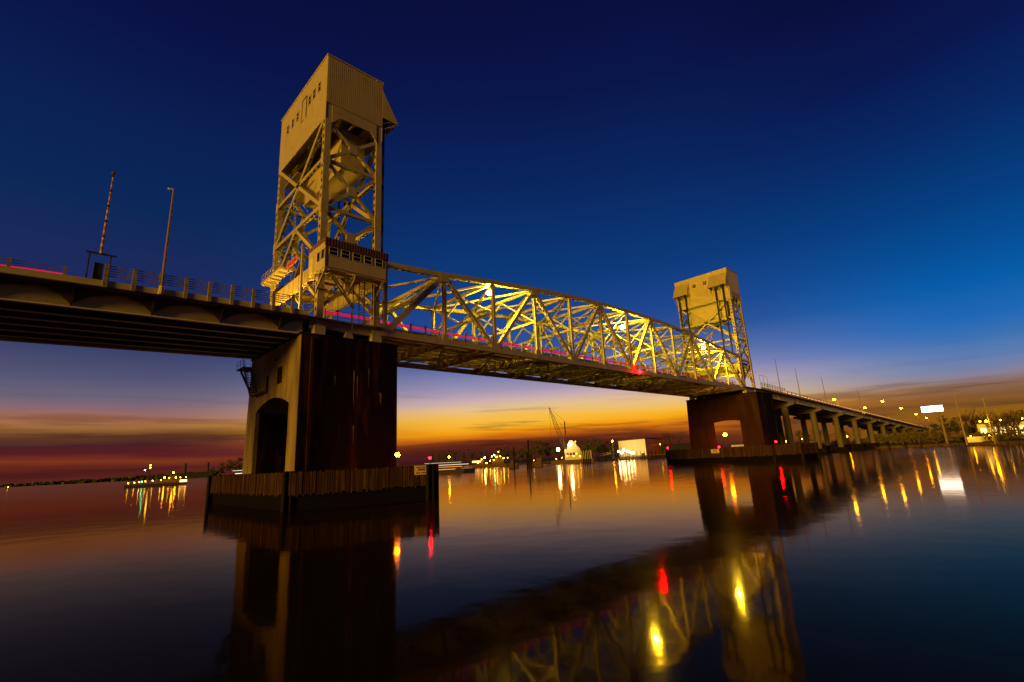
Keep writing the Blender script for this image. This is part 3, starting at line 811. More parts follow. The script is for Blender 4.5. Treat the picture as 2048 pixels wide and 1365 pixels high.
# ================================================================ approach spans
def approach_z(x):
    if x < 0: return ROAD + .023*(x+10.5) if x < -10.5 else ROAD
    return ROAD - .0 if x < L+12 else ROAD - .031*(x-L-12)
def approach(x_in, x_out, step, lab, name='approach_span'):
    ap = empty(name, ((x_in+x_out)/2, W/2, 22), lab, 'bridge span', 'approach spans')
    n = max(1, int(abs(x_out-x_in)/step)); xs = [x_in + (x_out-x_in)*i/n for i in range(n+1)]
    zz = [approach_z(x) for x in xs]
    ys = [0.25 + k*(W-.5)/6 for k in range(7)]
    for y in ys:
        t = MB()
        for (a, za), (b, zb) in zip(zip(xs, zz), list(zip(xs, zz))[1:]):
            outer = y in (ys[0], ys[-1])
            t.ibeam((a, y, za-1.95-(0 if outer else .1)), (b, y, zb-1.95-(0 if outer else .1)), .5 if outer else .42, 1.9 if outer else 1.9, tf=.07 if not outer else .1, tw=.06, mi=0 if outer else 2, fl=1)  # inner webs darkened in colour for the shade under the deck
            if outer and step > 9:
                t.beam((b, y-.06, zb-2.85), (b, y-.06, zb-1.05), .18, .5, up=(1,0,0))
        t.build('girder', [GIRD, FLANGE, DARKST], ap)
    t = MB()
    for (a, za), (b, zb) in zip(zip(xs, zz), list(zip(xs, zz))[1:]):
        t.beam((a, W/2, za-.86), (b, W/2, zb-.86), W+3.0, .26)
    t.build('deck_slab', DECKC, ap)
    t = MB()
    for (a, za), (b, zb) in zip(zip(xs, zz), list(zip(xs, zz))[1:]):
        t.quad([(a, -.6, za-.72), (b, -.6, zb-.72), (b, W+.6, zb-.72), (a, W+.6, za-.72)])
    t.build('road_surface', ASPH, ap)
    for y in (-1.44, W+1.44):
        t = MB()
        for (a, za), (b, zb) in zip(zip(xs, zz), list(zip(xs, zz))[1:]): t.beam((a, y, za-.62), (b, y, zb-.62), .16, .6)
        t.build('kerb_fascia', GIRD, ap)
    return ap
def brackets(ap, xs):
    for x in xs:
        z = approach_z(x)-1.0
        t = MB()
        t.extrude([(x-.09, -.75, z), (x-.09, .2, z), (x-.09, .2, z-1.75), (x-.09, -.12, z-1.7), (x-.09, -.35, z-.9), (x-.09, -.75, z-.3)], (.18, 0, 0))
        # dark scalloped plates standing in for shadow arcs either side of the bracket
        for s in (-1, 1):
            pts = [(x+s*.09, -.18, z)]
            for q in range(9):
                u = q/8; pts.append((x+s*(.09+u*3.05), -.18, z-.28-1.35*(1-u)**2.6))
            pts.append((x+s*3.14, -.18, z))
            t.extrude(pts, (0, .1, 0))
        t.build('bracket_and_shadow_arcs', DARKST, ap)
na = approach(-11.2, -92, 6.3, 'near approach span on parallel plate girders leading left out of view')
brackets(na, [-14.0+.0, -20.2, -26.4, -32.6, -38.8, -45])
tw_slab = MB()
tw_slab.beam((-10.9, W/2, ROAD-.84), (-.2, W/2, ROAD-.84), W+1.4, .24); o = tw_slab.build('deck_slab', DECKC, na)
tw_slab = MB(); tw_slab.beam((L+.2, W/2, ROAD-.84), (L+10.9, W/2, ROAD-.84), W+1.4, .24)
FAR_END = 500
fa = approach(L+11.2, FAR_END, 20, 'long far approach span sloping down to the bank on concrete bents')
tw_slab.build('deck_slab', DECKC, fa)
# bents of the far approach
def bent(x, lab):
    z = approach_z(x)-2.9
    bt = empty('bridge_bent', (x, W/2, 0), lab, 'bridge bent', 'concrete bents under the far approach')
    t = MB(); pts = [(x-.8, -1.6, z), (x-.8, W+1.6, z), (x-.8, W+1.6, z-.9), (x-.8, W-2.0, z-1.9), (x-.8, 2.0, z-1.9), (x-.8, -1.6, z-.9)]
    t.extrude(pts, (1.6, 0, 0)); t.build('cap_beam', BEAMC, bt)
    for y in (2.2, W-2.2):
        t = MB(); t.tube((x, y, -1), (x, y, z-1.85), 1.15, n=18); t.build('column', BEAMC, bt)
    t = MB(); t.box(x-1.8, x+1.8, -.2, W+.2, -1.0, 2.3 if x < 240 else 3.2); t.build('footing', CONCD, bt)
ords = ['first', 'second', 'third', 'fourth', 'fifth', 'sixth', 'seventh', 'eighth', 'ninth', 'tenth']
for k in range(9):
    bent(166 + k*33.5, ords[k] + ' two-column concrete bent behind the farther tower, counted along the far approach')

# ================================================================ railings
def railing(xs, y, z0f, z1f, lab, nr=4, pw=.22, pd=.22, gname='bridge railings', rails=.05, zlow=.45, name='bridge_railing'):
    rl = empty(name, (xs[0], y, z0f(xs[0])), lab, 'railing', gname)
    for x in xs:
        t = MB(); t.beam((x, y, z0f(x)), (x, y, z1f(x)), pw, pd, up=(0,1,0)); t.build('post', RAIL, rl)
    for k in range(nr):
        t = MB(); u = zlow + (1-zlow)*(k+.55)/nr
        for a, b in zip(xs, xs[1:]):
            za = z0f(a)+(z1f(a)-z0f(a))*u; zb = z0f(b)+(z1f(b)-z0f(b))*u
            t.beam((a, y+.05, za), (b, y+.05, zb), rails, rails)
        t.build('rail', RAIL, rl)
    return rl
railing([-30.5+2.17*k for k in range(9)], -1.55, lambda x: approach_z(x)-1.0, lambda x: approach_z(x)+1.32, 'tall near railing with wide posts between the barrier gate and the nearer tower', nr=5, pw=.34, rails=.07)
railing([-33.4-3.6*k for k in range(14)], -1.4, lambda x: approach_z(x)-.6, lambda x: approach_z(x)+.52, 'low near railing at the far left edge in front of the pink light trail', nr=3, zlow=.3)
railing([-11.0, -8.2, -6.5, -4.6, -2.6, -.4], .75, lambda x: ROAD-.5, lambda x: ROAD+1.1, 'short railing between the legs of the nearer tower', nr=4, pw=.12, pd=.12, zlow=.3)
railing([2.2+P/4*k for k in range(47)], .86, lambda x: ROAD-.8, lambda x: ROAD+1.12, 'lift span railing with pale posts along the near truss', nr=3, pw=.2, pd=.2, zlow=.55)
railing([2.2+P/4*k for k in range(47)], W-.86, lambda x: ROAD-.8, lambda x: ROAD+1.12, 'lift span railing along the far truss across the roadway', nr=3, pw=.2, pd=.2, zlow=.55)
railing([-11-3*k for k in range(27)], W+1.4, lambda x: approach_z(x)-.6, lambda x: approach_z(x)+1.0, 'far side railing of the near approach span', nr=3, pw=.15, pd=.15, zlow=.35)
railing([L+12+2.4*k for k in range(10)], -1.5, lambda x: approach_z(x)-.8, lambda x: approach_z(x)+1.3, 'railing with dark posts just beyond the farther tower', nr=4)
railing([L+36+4.4*k for k in range(75)], -1.5, lambda x: approach_z(x)-.6, lambda x: approach_z(x)+.55, 'long low railing running down the far approach', nr=2, pw=.3, pd=.3, rails=.09, zlow=.5)
# chain link screen beside the far tower
t = empty('mesh_screen', (L+14, -1.2, 23), 'tall wire screen on posts right of the farther tower', 'fence')
mb = MB()
for x in (L+12, L+15.3, L+18.6): mb.beam((x, -1.2, 23), (x, -1.2, 27.3), .1, .1, up=(1,0,0))
mb.beam((L+12, -1.2, 27.2), (L+18.6, -1.2, 27.2), .07, .07); mb.build('frame', RAIL, t)

# car light trails built as solid glowing strips along the roadway
def strip(x0, x1, y, z0, z1, h, m_, lab, n=1):
    o = MB(); o.beam((x0, y, z0), (x1, y, z1), .12, h); ob = o.build('trail_or_window_strip', m_)
    tag(ob, lab, 'light trail', 'car light trails along the roadway')
strip(-90, -33.3, 2.0, 21.9, 23.68, .42, E_PINK, 'pink car light trail as a glowing strip behind the low railing at the far left')
strip(-8.2, -.3, 2.0, 24.5, 24.5, .42, E_PINK, 'pink car light trail as a glowing strip crossing under the control house of the nearer tower')
strip(.3, 66, 2.0, 24.42, 24.25, .40, E_PINK, 'long pink car light trail as a glowing strip behind the lift span railing')
strip(66.4, L-1, 2.0, 24.22, 24.1, .34, E_REDS, 'red car light trail as a glowing strip behind the distant half of the lift span railing')
o = MB()
xs = [L+36+10*k for k in range(30)]
for a, b in zip(xs, xs[1:]): o.beam((a, .2, approach_z(a)+.3), (b, .2, approach_z(b)+.3), .1, .42)
tag(o.build('trail_or_window_strip', E_AMBS), 'amber car light trail as a glowing strip running down the far approach behind its low railing', 'light trail', 'car light trails along the roadway')

# ================================================================ lamps
def glow_lamp(loc, r, m_, name, lab, cat, group=None, arm=None, hood=True):
    e = empty(name, loc, lab, cat, group)
    t = MB(); t.ball(loc, r, n=14, sz=.8); t.build('lamp_globe', m_, e)
    t = MB()
    if arm is not None:
        t.beam(arm, (loc[0], loc[1], loc[2]+r*.7), .12, .12)
    if hood: t.tube((loc[0], loc[1], loc[2]+r*.72), (loc[0], loc[1], loc[2]+r*1.15), r*.8, r*.3, n=12)
    t.build('lamp_arm', STEEL, e)
    return e
for k, (i, w_) in enumerate(((2, 'lamp nearest the viewer under the truss top chord, blazing yellow'), (6, 'blazing yellow lamp at the middle of the lift span truss'), (10, 'blazing yellow lamp on the truss closest to the farther tower'))):
    glow_lamp((i*P+1.0, 1.9, 33.15), .5, E_SOD, 'truss_lamp', w_, 'lamp', 'sodium lamps on the lift span', arm=(i*P+.1, .2, 33.9))
def nav(loc, lab, m_=None, r=.28, post=1.0):
    e = empty('navigation_light', loc, lab, 'navigation light', 'navigation lights')
    t = MB(); t.ball((loc[0], loc[1], loc[2]), r, n=10); t.build('lens', m_ or E_RED, e)
    t = MB(); t.tube((loc[0], loc[1], loc[2]-post), (loc[0], loc[1], loc[2]-r*.8), .07, n=6); t.tube((loc[0], loc[1], loc[2]-r*1.4), (loc[0], loc[1], loc[2]-r*.7), r*.9, n=8)
    t.build('bracket', DARKST, e)
nav((64.2, -.75, 22.05), 'red light hanging on the bottom chord at mid span', r=.36, post=.5)
nav((1.5, -8.6, 4.85), 'red light on the right corner of the nearer fender', r=.16)
nav((120.7, 26.2, 5.4), 'red light on the left corner of the farther fender')
nav((120.7, 8.7, 4.75), 'red light in the middle of the farther fender below the lit opening')
nav((122.0, -7.6, 5.4), 'red light on the right corner of the farther fender')
nav((-1.6, -6.3, 5.4), 'amber light on the nearer fender beside the pier', E_ORG, r=.28, post=1.4)
nav((120.9, 6.35, 8.4), 'amber light glowing in front of the farther pier opening', E_ORG, r=.55, post=4.0)

# deck floodlights at the foot of the near tower
for (x, y, lab) in ((-12.6, 5.2, 'small floodlight on the deck at the near foot of the nearer tower'), (-12.6, 13.0, 'small floodlight on the deck under the rear walkway of the nearer tower')):
    e = empty('floodlight', (x, y, 23.3), lab, 'floodlight', 'deck floodlights at the nearer tower')
    t = MB(); t.box(x-.2, x+.2, y-.3, y+.3, 23.2, 23.5); t.build('housing', DARKST, e)
    t = MB(); t.quad([(x-.18, y-.26, 23.51), (x+.18, y-.26, 23.51), (x+.18, y+.26, 23.51), (x-.18, y+.26, 23.51)]); t.build('lens', E_FLD, e)
for (x, lab) in ((121+6.8, 'small floodlight on the deck at the foot of the farther tower'),):
    e = empty('floodlight', (x, 5.0, 23.3), lab, 'floodlight', 'deck floodlights at the farther tower')
    t = MB(); t.box(x-.2, x+.2, 4.7, 5.3, 23.2, 23.5); t.build('housing', DARKST, e)
    t = MB(); t.quad([(x-.18, 4.74, 23.51), (x+.18, 4.74, 23.51), (x+.18, 5.26, 23.51), (x-.18, 5.26, 23.51)]); t.build('lens', E_FLD, e)

# street lamps
def street_lamp(x, y, z0, z1, lab, lit, side=1, r=.26):
    e = empty('street_lamp', (x, y, z0), lab, 'street lamp', 'lit street lamps on the far approach' if lit else 'thin lamp poles on the bridge')
    t = MB(); t.tube((x, y, z0), (x, y, z1), .15, .09, n=8); t.beam((x, y, z1-.08), (x-(.9 if lit else .35), y+side*(.9 if lit else .35), z1+.1), .1, .1); t.build('pole', POLE, e)
    t = MB(); t.tube((x, y, z0), (x, y, z0+.9), .26, .2, n=8); t.build('pole_base', GIRD, e)
    c = (x-1.0, y+side*1.0, z1+.05) if lit else (x-.35, y+side*.35, z1+.05)
    t = MB(); t.ball(c, r if lit else .16, n=10, sz=.7); t.build('lamp_head', E_SODN if lit else TRIM, e)
street_lamp(-26.1, -1.6, 22.2, 34.1, 'unlit lamp pole on the near approach left of the nearer tower', False)
for k, (x, zt_, nm) in enumerate(((153.5, 34.3, 'thin lamp pole just right of the farther tower'), (174.4, 32.5, 'second thin lamp pole right of the farther tower'), (208.2, 32.0, 'third thin lamp pole right of the farther tower'), (270, 30.6, 'thin dark lamp pole among the first lit lamps of the far approach'))):
    street_lamp(x, -1.5, approach_z(x)-.5, zt_, nm, False)
for x, y, z, nm, r in ((222.6, -1.2, 23.1, 'low lit lamp at railing height, first lit lamp along the far approach', .55), (271.5, -3.0, 20.9, 'low lit lamp outside the railing beside the bright girder', .55),
                    (328, -1.5, 26.9, 'tallest lit street lamp on the far approach', .58), (385, -1.5, 24.7, 'lit street lamp second from the tall one down the far approach', .54), (443, -1.5, 22.2, 'lit street lamp third from the tall one down the far approach', .52), (492, -1.5, 20.2, 'lit street lamp lowest and farthest down the far approach', .5)):
    z0 = approach_z(x)-.6 if y > -2 else approach_z(x)-1.5
    street_lamp(x+1.0, y-1.0 if y > -2 else y+1.2, min(z0, z-.3), z, nm, True, 1 if y > -2 else -1, r)

# barrier gate with raised striped arm
g = empty('barrier_gate', (-31.1, -1.0, 22.4), 'raised striped barrier arm on a cabinet at the left of the near approach', 'barrier gate')
t = MB(); t.box(-31.45, -30.75, -.9, -.3, 22.4, 24.6); t.build('cabinet', DARKST, g)
t = MB()
for x in (-31.9, -30.3): t.beam((x, -1.0, 22.5), (x, -1.0, 25.5), .12, .12, up=(1,0,0))
t.beam((-32.2, -1.0, 25.5), (-29.9, -1.0, 25.5), .12, .16); t.build('frame', DARKST, g)
for k in range(24):
    z = 25.5+k*.36; t = MB(); t.tube((-31.1, -1.0, z), (-31.1, -1.0, z+.36), .12-.0025*k, n=8)
    t.build('arm_section', GATER if k % 2 else GATEW, g)
t = MB()
for k in range(5): t.box(-31.2, -31.0, -1.18, -1.08, 27.2+k*1.65, 27.38+k*1.65)
t.ball((-31.1, -1.0, 34.25), .2); t.build('arm_lamp', DARKST, g)

# signs
def board(name, x, y, z, w_, h_, face, m_, lab, bars, parent=None):
    e = empty(name, (x, y, z), lab, 'sign', 'signs on the bridge')
    d = Vector((math.cos(face), math.sin(face), 0)); nr = Vector((d.y, -d.x, 0)); c = Vector((x, y, z))
    t = MB(); t.beam(c-d*w_/2, c+d*w_/2, .05, h_); t.build('panel', m_, e)
    t = MB()
    for (u, v, bw, bh) in bars:
        p = c + d*u*w_ + nr*.035 + Vector((0,0,v*h_)); t.beam(p-d*bw*w_/2, p+d*bw*w_/2, .012, bh*h_)
    t.build('lettering', SIGNK, e)
    t = MB()
    for s in (-.35, .35): t.beam(c+d*s*w_-nr*.06+Vector((0,0,-h_/2-.5)), c+d*s*w_-nr*.06+Vector((0,0,h_/2)), .08, .08, up=nr)
    t.build('sign_post', DARKST, e)
fd = math.atan2(-5.5, 14.5)
bars = [(-.22,.3,.3,.12),(.15,.3,.35,.12),(0,.05,.5,.22),(-.25,-.3,.3,.13),(.2,-.3,.4,.13)]
board('warning_sign', .21, -8.72, 3.5, 1.7, 1.05, fd, SIGNB, 'pale weathered warning board on the right end of the nearer fender', bars)
board('warning_sign', 120.2, 9.9, 3.6, 2.6, 1.2, -math.pi/2, SIGNB, 'small pale board low on the farther fender', bars)
board('clearance_sign', -11.0, 5.7, 32.0, 4.1, .95, -math.pi/2, SIGNR, 'red sign with faded lettering on the rear walkway of the nearer tower', [(-.3,0,.12,.5),(-.12,0,.1,.5),(.06,0,.1,.5),(.26,0,.16,.5)])
#@@BACKGROUND@@
# ================================================================ far shore, boats and plants
def frame(px, dist):
    p = spot(px, dist); f = Vector((p.x-CX, p.y-CY, 0)).normalized(); r = Vector((f.y, -f.x, 0))
    return p, r, f
def obox(t, c, r, f, w_, d_, z0, z1, mi=0):
    """box of width w_ along r and depth d_ along f standing on c"""
    t.beam((c.x, c.y, z0), (c.x, c.y, z1), w_, d_, up=f, mi=mi)
ORD = ['leftmost', 'second from left', 'third from left', 'fourth from left', 'fifth from left', 'sixth from left', 'seventh from left', 'eighth from left', 'ninth from left', 'tenth from left', 'eleventh from left', 'twelfth from left', 'thirteenth from left', 'fourteenth from left', 'fifteenth from left', 'sixteenth from left', 'seventeenth from left', 'eighteenth from left', 'nineteenth from left', 'twentieth from left']
def ordn(k, n): return 'rightmost' if k == n-1 else ORD[k]

def leaf_mass(t, c, rx, rz, n, rnd, s=.5):
    for _ in range(n):
        while True:
            v = Vector((rnd.uniform(-1,1), rnd.uniform(-1,1), rnd.uniform(-1,1)))
            if .25 < v.length < 1: break
        p = Vector(c) + Vector((v.x*rx, v.y*rx, v.z*rz))
        a = Vector((rnd.gauss(0,1), rnd.gauss(0,1), rnd.gauss(0,1))).normalized(); b = a.orthogonal().normalized(); q = a.cross(b)
        k = s*rnd.uniform(.5, 1.3)
        t.quad([p-b*k, p+q*k*.7, p+b*k, p-q*k*.7])
def limb(t, a, d, ln, r, depth, rnd, up=.25):
    b = a + d*ln; t.tube(a, b, r, r*.62, n=5 if depth > 2 else 3, cap=False)
    if depth == 0: return
    for _ in range(rnd.choice((2, 3, 3))):
        nd = (d + Vector((rnd.gauss(0,.5), rnd.gauss(0,.5), rnd.gauss(.12,.3)+up*.5))).normalized()
        limb(t, a + d*ln*rnd.uniform(.6, 1), nd, ln*rnd.uniform(.55,.82), r*.6, depth-1, rnd, up)
def make_leafy(seed, h, mt):
    rnd = random.Random(seed); e = empty('leafy_tree', (0,0,0), 'x', 'tree')
    t = MB(); t.tube((0,0,-.5), (0,0,h*.55), h*.028, h*.012, n=6)
    for _ in range(6):
        a = rnd.uniform(0, 6.28); t.tube((0,0,h*rnd.uniform(.25,.5)), (math.cos(a)*h*.22, math.sin(a)*h*.22, h*rnd.uniform(.5,.75)), h*.012, h*.004, n=4)
    t.build('trunk', BARK, e)
    t = MB()
    for _ in range(11):
        a = rnd.uniform(0, 6.28); q = rnd.uniform(0, .26)*h; z = h*rnd.uniform(.3, .86)
        leaf_mass(t, (math.cos(a)*q, math.sin(a)*q, z), h*rnd.uniform(.1,.19), h*rnd.uniform(.08,.14), 75, rnd, h*.028)
    t.build('crown', mt, e); return e
def make_bare(seed, h):
    rnd = random.Random(seed); e = empty('bare_tree', (0,0,0), 'x', 'tree')
    t = MB(); t.tube((0,0,-.5), (0,0,h*.34), h*.022, h*.016, n=6); t.build('trunk', BARK, e)
    t = MB()
    for _ in range(5):
        limb(t, Vector((0,0,h*rnd.uniform(.2,.33))), Vector((rnd.gauss(0,.38), rnd.gauss(0,.38), 1)).normalized(), h*.25, h*.012, 4, rnd)
    t.build('crown', BARK, e); return e
def make_bush(seed, h):
    rnd = random.Random(seed); t = MB()
    for _ in range(7): leaf_mass(t, (rnd.uniform(-1.3,1.3)*h, rnd.uniform(-.6,.6)*h, h*rnd.uniform(.25,.7)), h*rnd.uniform(.35,.6), h*rnd.uniform(.25,.4), 60, rnd, h*.09)
    for _ in range(14): t.tube((rnd.uniform(-1.2,1.2)*h, rnd.uniform(-.5,.5)*h, -.3), (rnd.uniform(-1.6,1.6)*h, rnd.uniform(-.6,.6)*h, h*rnd.uniform(.7,1.5)), h*.02, h*.006, n=3, cap=False)
    return tag(t.build('bush', LEAF2), 'x', 'bush')
LEAFY = [make_leafy(s, 10, LEAF) for s in (1, 2, 3)]
BARE = [make_bare(s, 10) for s in (4, 5, 6)]
BUSH = [make_bush(s, 2.0) for s in (7, 8, 9)]
used = set()
def plant(protos, k, px, dist, h, lab, grp, zb=2.0, base=10.0):
    src = protos[k % len(protos)]
    o = src if src.name not in used else copy_tree(src)
    used.add(src.name)
    p = spot(px, dist); o.location = (p.x, p.y, zb); s = h/base
    o.scale = (s, s, s); o.rotation_euler.z = (px*7.13) % 6.28
    o['label'] = lab; o['group'] = grp; return o
def row(protos, items, what, grp, base=10.0, zb=2.0):
    n = len(items)
    for k, (px, dist, h) in enumerate(sorted(items)):
        plant(protos, k, px, dist, h, what.replace('#', ordn(k, n)), grp, zb, base)
rnd = random.Random(21)
row(LEAFY, [(px, bank_dist(px_az(px))+rnd.uniform(25, 60), rnd.uniform(13, 20)*(1.25 if px < 960 else 1)) for px in (862, 878, 893, 908, 925, 941, 958, 972, 987, 1000, 1013, 1026, 1040, 1053, 1067, 1081, 1095, 1110, 1126)], '# dark tree of the tree line behind the harbour left of the crane', 'dark trees along the harbour')
row(LEAFY, [(px, bank_dist(px_az(px))+rnd.uniform(35, 70), h) for px, h in ((1150, 17), (1163, 15), (1176, 18), (1188, 19), (1199, 17), (1210, 15), (1222, 14), (1232, 12))], '# dark tree between the crane and the white warehouse', 'dark trees beside the warehouse')
row(BARE, [(1338, 420, 20), (1352, 425, 21)], '# bare tree left of the farther pier above the dark shed', 'bare trees by the shed', zb=2.4)
row(BARE, [(px, bank_dist(px_az(px))+d_, h) for px, d_, h in ((1552, 40, 13), (1566, 55, 15), (1586, 48, 12), (1604, 62, 15), (1620, 50, 14), (1640, 66, 16), (1660, 50, 13), (1683, 70, 15), (1700, 52, 12), (1722, 60, 14))], '# bare tree seen between the bents under the far approach', 'bare trees under the far approach')
row(BUSH, [(px, bank_dist(px_az(px))+d_, h) for px, d_, h in ((1560, 20, 4.5), (1600, 24, 5), (1645, 22, 4.5), (1685, 25, 5), (1722, 22, 5), (1755, 20, 6.5), (1785, 25, 7), (1815, 20, 7), (1842, 24, 6.5), (1868, 20, 6), (1895, 22, 5), (1922, 18, 4.2), (1958, 20, 4.4), (1990, 22, 4), (2022, 16, 5), (2050, 20, 5.5))], '# bush along the right bank below the far approach', 'bushes on the right bank', base=2.0, zb=1.5)
row(LEAFY, [(px, bank_dist(px_az(px))+d_, h) for px, d_, h in ((1873, 62, 12), (1902, 70, 15), (1925, 66, 14), (1952, 72, 15), (1978, 66, 13), (2052, 60, 14))], '# dark evergreen on the right bank behind the billboard', 'evergreens on the right bank')
row(BARE, [(px, bank_dist(px_az(px))+d_, h) for px, d_, h in ((1775, 45, 10), (1800, 40, 10), (1832, 46, 11), (1855, 42, 9), (1942, 58, 20), (1983, 60, 17), (1999, 34, 11), (2008, 40, 13), (2016, 33, 12), (2024, 36, 14), (2032, 30, 12), (2040, 38, 15), (2048, 32, 14))], '# bare tree on the right bank among the evergreens and poles', 'bare trees on the right bank')
# far left shore
t = MB(); rnd = random.Random(4)
for k in range(900):
    az = rnd.uniform(-9, 13.5); D = bank_dist(az)+rnd.uniform(10, 60); h = 9 + max(0, az)*.7 + rnd.uniform(-3, 4)
    leaf_mass(t, (CX+D*math.sin(R(az)), CY+D*math.cos(R(az)), h*.45), 22, h*.6, 9, rnd, 7)
tag(t.build('distant_treeline', LEAF), 'low dark wooded shore far across the river at the left', 'wood', kind='stuff')
row(LEAFY, [(px, 1250+rnd.uniform(0, 80), h) for px, h in ((428, 22), (446, 30), (463, 38), (480, 44), (498, 40))], '# dark tree on the far shore just left of the nearer pier', 'dark trees left of the nearer pier')
p, r, f = frame(398, 1300)
e = empty('factory_stack', (p.x, p.y, 2), 'distant works with two chimneys on the far left shore', 'factory')
t = MB(); obox(t, p, r, f, 60, 30, 1, 12); t.build('hall', ROOFD, e)
for s in (-22, 20):
    c = p + r*s; t = MB(); t.tube((c.x, c.y, 2), (c.x, c.y, 33), 3, 2.2); t.build('chimney', ROOFD, e)
# marsh grass
t = MB(); rnd = random.Random(8)
for _ in range(9000):
    az = rnd.uniform(74, 93); D = bank_dist(az)+rnd.uniform(-1, 11); h = rnd.uniform(.6, 1.7)
    q = Vector((CX+D*math.sin(R(az)), CY+D*math.cos(R(az)), .1)); a = rnd.uniform(0, 3.14); dx = Vector((math.cos(a), math.sin(a), 0))*.14
    t.quad([q-dx, q+dx, q+Vector((rnd.uniform(-.3,.3), rnd.uniform(-.3,.3), h))])
tag(t.build('marsh_grass', GRASS), 'brown marsh grass along the right bank', 'grass', kind='stuff')

def lights(e, pts, m_, r=.16, name='deck_light'):
    for c in pts:
        t = MB(); t.ball(c, r, n=8); t.build(name, m_, e)
# dredge on the left
p, r, f = frame(324, 330)
e = empty('dredge_barge', (p.x, p.y, 0), 'brightly lit work barge with a mast on the water at far left', 'barge')
t = MB(); obox(t, p, r, f, 25, 9, -.3, 1.5); obox(t, p-r*12.5, r, f, 3, 7, -.2, 1.9); t.build('hull', HULL, e)
t = MB(); obox(t, p+r*5, r, f, 10, 5, 1.5, 3.4); obox(t, p+r*6, r, f, 4, 4, 3.4, 5.2); t.build('deck_house', BARGE, e)
t = MB(); c = p-r*4.2; t.beam((c.x, c.y, 1.5), (c.x, c.y, 11), .35, .35); 
for s in (-1, 1): q = c+r*s*2.5; t.beam((q.x, q.y, 1.5), (c.x, c.y, 7), .2, .2)
q = c-r*4; t.beam((q.x, q.y, 1.6), (c.x, c.y, 9.5), .3, .3)
t.build('mast', HULL, e)
def L3(px_off, z, d=-5.2): q = p+r*px_off+f*d; return (q.x, q.y, z)
lights(e, [L3(a, z) for a, z in ((-12.5, 2.4), (-10, 2.6), (-8, 2.7), (-5.5, 3.0), (-2.5, 3.1), (1, 3.3), (4.5, 4.0), (9.5, 4.0), (12, 4.0))], E_SML, .2)
lights(e, [L3(a, z) for a, z in ((2.5, 4.4), (6.2, 6.7), (7.5, 4.2))], E_SODN, .28, 'work_lamp')
lights(e, [L3(-4.2, 9.8, -.4), L3(-4.2, 11.1, -.4)], E_SML, .28, 'mast_light')
lights(e, [L3(-6.9, 2.9), L3(-6.2, 8.6)], E_GRN, .2, 'green_light')
t = MB(); q = p+r*11+f*-4.9; t.beam(q+Vector((0,0,2.2))-r*1.6, q+Vector((0,0,2.2))+r*1.6, .1, 1.2); t.build('lit_window_band', E_WIN, e)
p, r, f = frame(30, 900)
e = empty('channel_buoy', (p.x, p.y, 0), 'tiny lit buoy on the water at the far left edge', 'buoy')
t = MB(); t.tube((p.x, p.y, -.5), (p.x, p.y, 2.5), 1, .3); t.build('float', HULL, e); lights(e, [(p.x, p.y, 3)], E_SML, .3, 'lamp')

def boat(px0, px1, dist, lab, hull_h, strips, name='ferry', cabin=None, light=None, hm=HULL):
    p0, r, f = frame((px0+px1)/2, dist); w_ = (spot(px1, dist)-spot(px0, dist)).length
    e = empty(name, (p0.x, p0.y, 0), lab, 'boat')
    t = MB(); pts = [(-.5, -.25), (.36, -.25), (.5, 0), (.36, .25), (-.5, .25)]
    base = [p0 + r*(a*w_) + f*(b*w_*.36) for a, b in pts]
    t.prism([(q.x, q.y) for q in base], -.3, hull_h); t.build('hull', hm, e)
    if cabin:
        t = MB()
        for (a0, a1, z0, z1) in cabin: obox(t, p0+r*w_*(a0+a1)/2, r, f, w_*(a1-a0), w_*.11, z0, z1)
        t.build('cabin', hm, e)
    for (a0, a1, z, h, m_) in strips:  # light trails of the passing boat as glowing bars; window band on work boat
        t = MB(); q = p0 - f*(w_*.092); t.beam(q+r*w_*a0+Vector((0,0,z)), q+r*w_*a1+Vector((0,0,z)), .08, h); t.build('trail_or_window_strip', m_, e)
    if light:
        for (a, z, rr, m_) in light: q = p0+r*w_*a-f*w_*.095; lights(e, [(q.x, q.y, z)], m_, rr)
    return e, p0, r, f, w_
e, p0, r, f, w_ = boat(782, 950, 210, 'long low passenger boat with its light trails as glowing rails behind the nearer fender', 1.6, [(-.5, .42, 3.5, .16, E_BOAT), (-.1, .33, 4.4, .08, E_BOAT), (-.5, .34, 2.7, .08, E_AMBS), (-.1, .26, 1.75, .1, E_AMBS)], cabin=[(-.48, .33, 1.6, 4.2), (-.1, .3, 4.2, 4.7)])
t = MB(); q = p0+r*w_*.19-f*1.5; t.tube((q.x, q.y, 1.5), (q.x, q.y, 6.6), .1); t.build('lamp_post', HULL, e); lights(e, [(q.x, q.y, 6.6)], E_SODN, .34, 'mast_lamp')
boat(448, 500, 240, 'small added boat holding light trails of the passing boat at the left edge of the nearer pier', 1.2, [(-.1, .5, 5.6, .14, E_BOAT), (.0, .5, 4.4, .28, E_BOAT), (-.2, .5, 3.3, .14, E_REDS), (-.5, .4, 1.7, .14, E_AMBS)], cabin=[(.0, .45, 1.2, 5.8)], name='trail_boat')  # added boat, carries the other end of the passing boat's light trails
